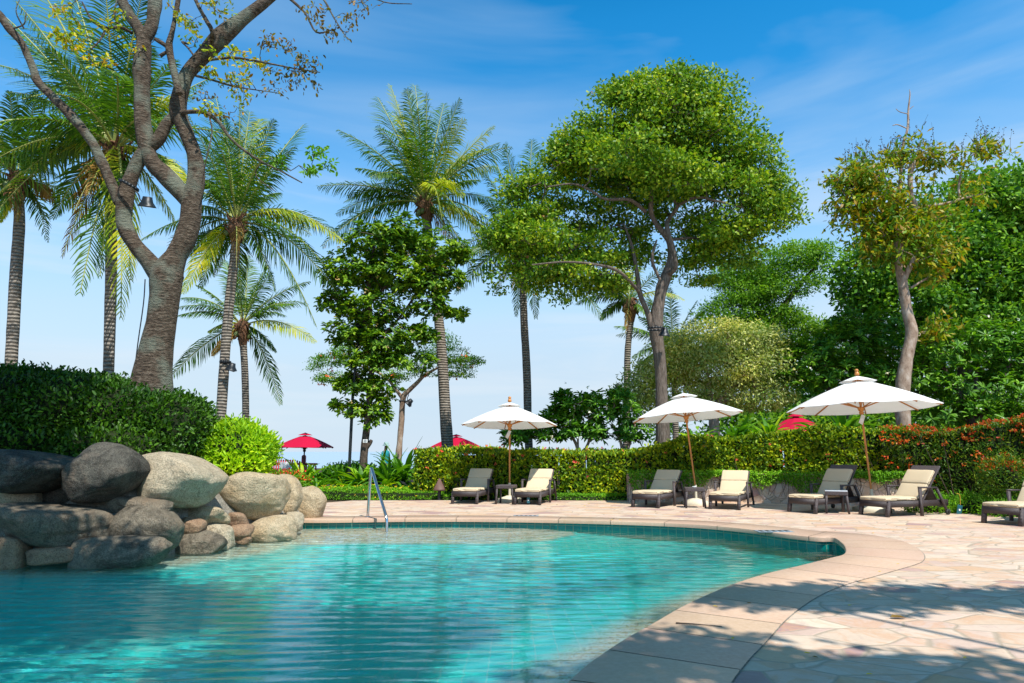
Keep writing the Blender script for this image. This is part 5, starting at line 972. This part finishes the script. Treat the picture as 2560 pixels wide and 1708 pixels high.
make_umbrella(1139,29,1.58,2.10,1.10,'dark crimson umbrella behind the tall central palm trunk',canv='canvas_red',wood='black',base=False,group=gr,fin=False,flap=False,name='beach_umbrella')
make_umbrella(2002,22.4,2.0,2.62,1.05,'crimson umbrella top rising over the hedge between two white umbrellas',canv='canvas_red',wood='black',base=False,group=gr,fin=False,flap=False,name='beach_umbrella')
make_umbrella(1289,31,1.05,1.45,.95,'pink red umbrella top just over the hedge behind the left umbrella pole',canv='canvas_red',wood='black',base=False,group=gr,fin=False,flap=False,name='beach_umbrella')
make_umbrella(1478,31,1.05,1.52,.75,'pink red umbrella top just over the hedge below the frangipani stems',canv='canvas_red',wood='black',base=False,group=gr,fin=False,flap=False,name='beach_umbrella')
# hanging tag on lounger 6, others
def htag(px,py,Y,label,sc=1,cord=.22,tilt=.25):
    c=W(px,py,Y); root=thing('hang_tag',label,'tag',tuple(c)); Mr=Matrix.Rotation(tilt,3,'Y'); b=MB(); b.rbox(c,(.11*sc,.008,.22*sc),.003,M=Mr); child(b,'card',M['teal_tag'],root)
    b=MB(); b.tube([c+[0,-.006,0],c+[0,-.009,0]],.022*sc,12,0,1); child(b,'round_mark',M['white_paint'],root)
    b=MB(); b.tube([c+np.array([.03,0,.11*sc]),c+np.array([.04,0,.11*sc+cord]),c+np.array([-.02,.02,.14*sc+cord])],.006,5,0,3); child(b,'cord',M['yellow_cord'],root)
htag(2399,1275,15.9,'dark teal card tag on yellow cord hanging from the sixth lounger')
htag(1321,1251,18.6,'dark teal card tag under the second lounger from the left',.7,.12,0)
# handrail
rt=MB(); base=G(919,1294); top=W(928,1168,base[1]-.05); foot=W(968,1340,14.05); k1=W(967,1297,14.1)
a=base+[0,0,.0]; pts=[a,a+(top-a)*.93,top+np.array([.0,-.03,0]),top+(k1-top)*.08,k1+(top-k1)*.06,k1,k1+(foot-k1)*.12,foot,foot-np.array([0,0,.5])]
P=[a]; 
def arcpts(p0,p1,p2,r,k=6):
    d1=nrm(p0-p1);d2=nrm(p2-p1); A=p1+d1*r;B=p1+d2*r; return [(1-t)**2*A+2*(1-t)*t*p1+t*t*B for t in np.linspace(0,1,k)]
P=[a]+arcpts(a,top,k1,.07)+arcpts(top,k1,foot-np.array([0,0,.4]),.10)+[foot-np.array([0,0,.5])]
rt.tube(P,.031,14,0,1); r=thing('pool_handrail','stainless steel pool handrail bent into the water before the strap plants','handrail',tuple(base)); child(rt,'rail',M['steel'],r,True)
b=MB(); b.lathe([(.024,.014),(.055,.014),(.05,.024),(.024,.028)],tuple(base),16); child(b,'flange',M['steel'],r,True)
# lamp post
lp=W(874,1165,23); lt=W(882,985,23); b=MB(); b.tube([(lp[0]-.02,lp[1],0),tuple(lt),(lt[0]+.12,lt[1],lt[2]+2.2)],[.055,.05,.04],10,0,1); r=thing('lamp_post','thin dark lamp post rising left of the almond tree','lamp post',(lp[0],lp[1],0)); child(b,'post',M['black'],r,True)
b=MB(); e=np.array([lt[0]+.12,lt[1],lt[2]+2.2]); b.lathe([(0,.25),(.22,.12),(.24,.08),(.05,.06),(.05,0),(0,0)],e,14); child(b,'lamp_head',M['black'],r,True)
# red picket fence
fA=XZ(640,0,27.6); fB=XZ(790,0,26.6); r=thing('picket_fence','red wooden picket fence with round topped post behind the red blooms','fence',tuple((fA+fB)/2)); nP=26; rb=MB()
d=nrm(fB-fA)
for z in(.45,.92): rb.bar(fA+[0,.03,z],fB+[0,.03,z],.03,.08)
child(rb,'rail',M['red_paint'],r)
Lf_=np.linalg.norm(fB-fA)
for q in range(nP):
    p=fA+(fB-fA)*(q+.5)/nP; h=1.06-.25*max(0,(q-16)/10); b=MB(); b.box((p[0],p[1],h/2),(.055,.02,h)); b.tube([(p[0],p[1]-.01,h),(p[0],p[1]+.01,h)],.0275,10,0,1); child(b,'picket',M['red_paint'],r)
p=XZ(756,0,26.8); b=MB(); b.box((p[0],p[1],.6),(.14,.14,1.2)); b.tube([(p[0],p[1]-.07,1.2),(p[0],p[1]+.07,1.2)],.07,14,0,1); child(b,'post',M['red_paint'],r)
p=W(714,1164,26.9); rs_=thing('notice_board','white notice board with a small mark hanging on the red fence','sign',(p[0],p[1],p[2]-.12)); child(MB().rbox(p,(.42,.02,.24),.005),'board',M['white_paint'],rs_); b=MB(); b.tube([p+np.array([.02,-.013,-.02]),p+np.array([.06,-.013,.01]),p+np.array([.05,-.013,.05]),p+np.array([.09,-.013,.07])],.006,4,0,3); b.bar(p+np.array([.0,-.013,.0]),p+np.array([.08,-.013,-.03]),.006); child(b,'mark',M['black'],rs_)
# garden bollard light
p=XZ(1098,0,20.35); r=thing('garden_light','small brown pagoda garden light at the hedge foot left of loungers','garden light',tuple(p)); b=MB(); b.tube([p,p+[0,0,.28]],.05,10,0,1); child(b,'post',M['black'],r,True)
b=MB(); b.add(np.array([(-.17,-.17,.28),(.17,-.17,.28),(.17,.17,.28),(-.17,.17,.28),(-.15,-.15,.33),(.15,-.15,.33),(.15,.15,.33),(-.15,.15,.33),(-.02,-.02,.62),(.02,-.02,.62),(.02,.02,.62),(-.02,.02,.62)])+p,[[3,2,1,0],[0,1,5,4],[1,2,6,5],[2,3,7,6],[3,0,4,7],[4,5,9,8],[5,6,10,9],[6,7,11,10],[7,4,8,11],[8,9,10,11]]); child(b,'shade',M['rust'],r)
# person with hat behind plants
def person(px,Y,label):
    b=XZ(px,0,Y); root=thing('person',label,'person',tuple(b)); me=bpy.data.meshes.new('body')
    J=[(0,0,.93,.15),(0,0,1.15,.14),(0,0,1.36,.17),(0,.01,1.46,.07),(0,-.01,1.56,.09),(0,-.01,1.66,.085),(.2,0,1.37,.06),(.25,.02,1.12,.045),(.2,-.12,.9,.038),(.2,-.16,.82,.04),(-.2,0,1.37,.06),(-.25,.02,1.12,.045),(-.2,-.12,.9,.038),(-.2,-.16,.82,.04),(.1,0,.85,.09),(.11,-.01,.48,.065),(.11,.02,.08,.045),(.11,-.12,.03,.04),(-.1,0,.85,.09),(-.11,-.01,.48,.065),(-.11,.02,.08,.045),(-.11,-.12,.03,.04)]
    E=[(0,1),(1,2),(2,3),(3,4),(4,5),(2,6),(6,7),(7,8),(8,9),(2,10),(10,11),(11,12),(12,13),(0,14),(14,15),(15,16),(16,17),(0,18),(18,19),(19,20),(20,21)]
    me.from_pydata([j[:3] for j in J],E,[]); me.materials.append(M['skin']); o=bpy.data.objects.new('body',me); COL.objects.link(o); o.parent=root; md=o.modifiers.new('skin','SKIN')
    if not me.skin_vertices: 
        me.attributes
    for sv,j in zip(me.skin_vertices[0].data,J): sv.radius=(j[3],j[3]*.8)
    me.skin_vertices[0].data[0].use_root=True; s=o.modifiers.new('sub','SUBSURF'); s.levels=2; s.render_levels=2
    sh=MB(); sh.lathe([(.16,.86),(.175,1.0),(.18,1.15),(.20,1.3),(.19,1.38),(.09,1.45),(.075,1.46)],(0,0,0),18); sh.v[0][:,1]*=.72
    for sx in(-1,1): sh.tube([(sx*.15,0,1.38),(sx*.23,.01,1.26),(sx*.255,.02,1.1)],[.075,.07,.07],10,0,2)
    sh.build('shirt',M['shirt'],root,True)
    tr=MB()
    for sx in(-1,1): tr.tube([(sx*.085,0,.92),(sx*.105,-.01,.5),(sx*.11,.02,.1)],[.12,.09,.075],12,0,3)
    tr.build('trousers',M['trouser'],root,True)
    ht=MB(); ht.lathe([(.0,.13),(.06,.125),(.095,.09),(.108,.02),(.16,-.02),(.165,-.025),(.10,.01)],(0,-.01,1.66),20); ht.build('hat',M['hat'],root,True)
    fc=MB(); fc.tube([(0,-.085,1.60),(0,-.115,1.585)],[.01,.016],6,0,1); fc.build('nose',M['skin'],root,True)
    for sx in(-1,1): q=MB(); q.lathe([(0,.01),(.01,0),(0,-.01)],(sx*.033,-.088,1.615),8); q.build('eye',M['black'],root,True)
    return root
pr=person(962,28.5,'person in teal shirt and pale bucket hat standing behind the strap plants'); pr.rotation_euler=(0,0,R(70))
# fallen leaves & twig
FLV=[(2030,1645),(1530,1302),(1832,1605),(2268,1548),(2165,1690),(1795,1523),(1880,1514),(2010,1640),(1555,1302),(2051,1303),(2181,1334),(1465,1266),(1390,1263),(2120,1517),(1475,1261),(1150,1262),(2410,1650),(1585,1277),(1640,1280),(2205,1432),(2240,1412),(2533,1411)]
for i_,(px,py) in enumerate(FLV):
    p=G(px,py); a=rng.uniform(0,6.28); L_=.045 if py>1350 else .07; 
    if i_==3: L_=.14
    on=.0165 if i_ in(2,5,6,7) else .006
    b=MB(); V=[(0,0,0),(.3*L_,.22*L_,.12*L_),(.75*L_,.2*L_,.1*L_),(L_,0,.03*L_),(.75*L_,-.2*L_,.14*L_),(.3*L_,-.22*L_,.09*L_)]; b.add(V,[[0,1,2,3],[0,3,4,5]]); o=b.build('fallen_leaf',M['fl_yel'] if i_%3 else M['frond_b']); o.location=(p[0],p[1],on+.004); o.rotation_euler=(0,0,a)
    if i_==3: tag(o,'large curled yellow brown leaf lying alone on the flagstones','leaf')
    else: tag(o,'small dry leaf lying on the stone paving','leaf','small dry leaves scattered on the paving')
p=G(1690,1564); p2=G(1805,1573); b=MB(); b.tube([p,(p+p2)/2+[0,.01,0],p2],[.006,.004,.003],5,0,3); b.v=[v+[0,0,.02] for v in b.v]; tag(b.build('twig',M['bark_dark']),'thin dry twig lying across the pool coping','twig')
# ------------------------------------------------------------------ trees behind the camera that throw the foreground shade
def shade_tree(label,base,hub,lobes,n,mat,seed=0):
    root=thing('shade_tree',label,'tree',(base[0],base[1],0)); mb=MB(); hub=np.array(hub,float); b=np.array([base[0],base[1],-.1]); mid=(b+hub)/2+[.2,0,.3]
    mb.tube([b,mid,hub],[.32,.26,.18],12,0,5,rough=.08)
    LB=[(np.array(l[:3],float),np.array(l[3:6],float)) for l in lobes]
    for c,r in LB: mb.tube([mid+(hub-mid)*.7,(hub+c)/2+[0,0,.3],c],[.055,.04,.025],8,0,4,rough=.08)
    C,O=clusters(LB,n,.2); twigs(mb,[c for c,_ in LB]+[hub],C,.03,.01,150); child(mb,'trunk',M['bark_dark'],root,True); cm=MB(); spray(cm,C,O,26,.22,.19,.5,0,up=.8,flat=.5); child(cm,'crown',mat,root)
shade_tree('tall shade tree left of the viewer overhanging the boulders and left pool',(-10.5,-.5),(-7.5,2.0,7.0),[(-6.3,6.2,9.0,2.4,1.5,.8),(-7.7,8.3,9.1,2.4,1.4,.8),(-8.6,6.0,9.0,2.4,1.8,.8),(-2.1,3.0,8.9,2.4,1.45,.6),(-5.3,3.6,8.9,2.2,1.2,.6),(1.5,2.2,8.9,1.5,1.0,.4),(1.1,.9,8.9,1.2,.5,.3),(.1,-.1,8.9,1.5,.55,.4),(-3.2,.2,8.9,1.8,.5,.4),(-3.4,4.4,8.9,1.7,.9,.5)],2300,M['lf_dark'])
shade_tree('tall shade tree behind the viewer throwing dappled shade on the right paving',(9.5,-7),(8,-2.5,6.5),[(6.9,2.3,8.5,2.3,.42,.3),(10.4,2.0,8.5,2.4,.6,.3),(5.2,2.35,8.5,1.0,.22,.3),(3.7,.50,8.5,1.0,.36,.2),(4.9,.05,8.5,1.1,.42,.2),(3.0,-.2,8.5,1.1,.5,.2),(4.2,-1.2,8.2,1.8,.6,.3)],560,M['lf_dark'])
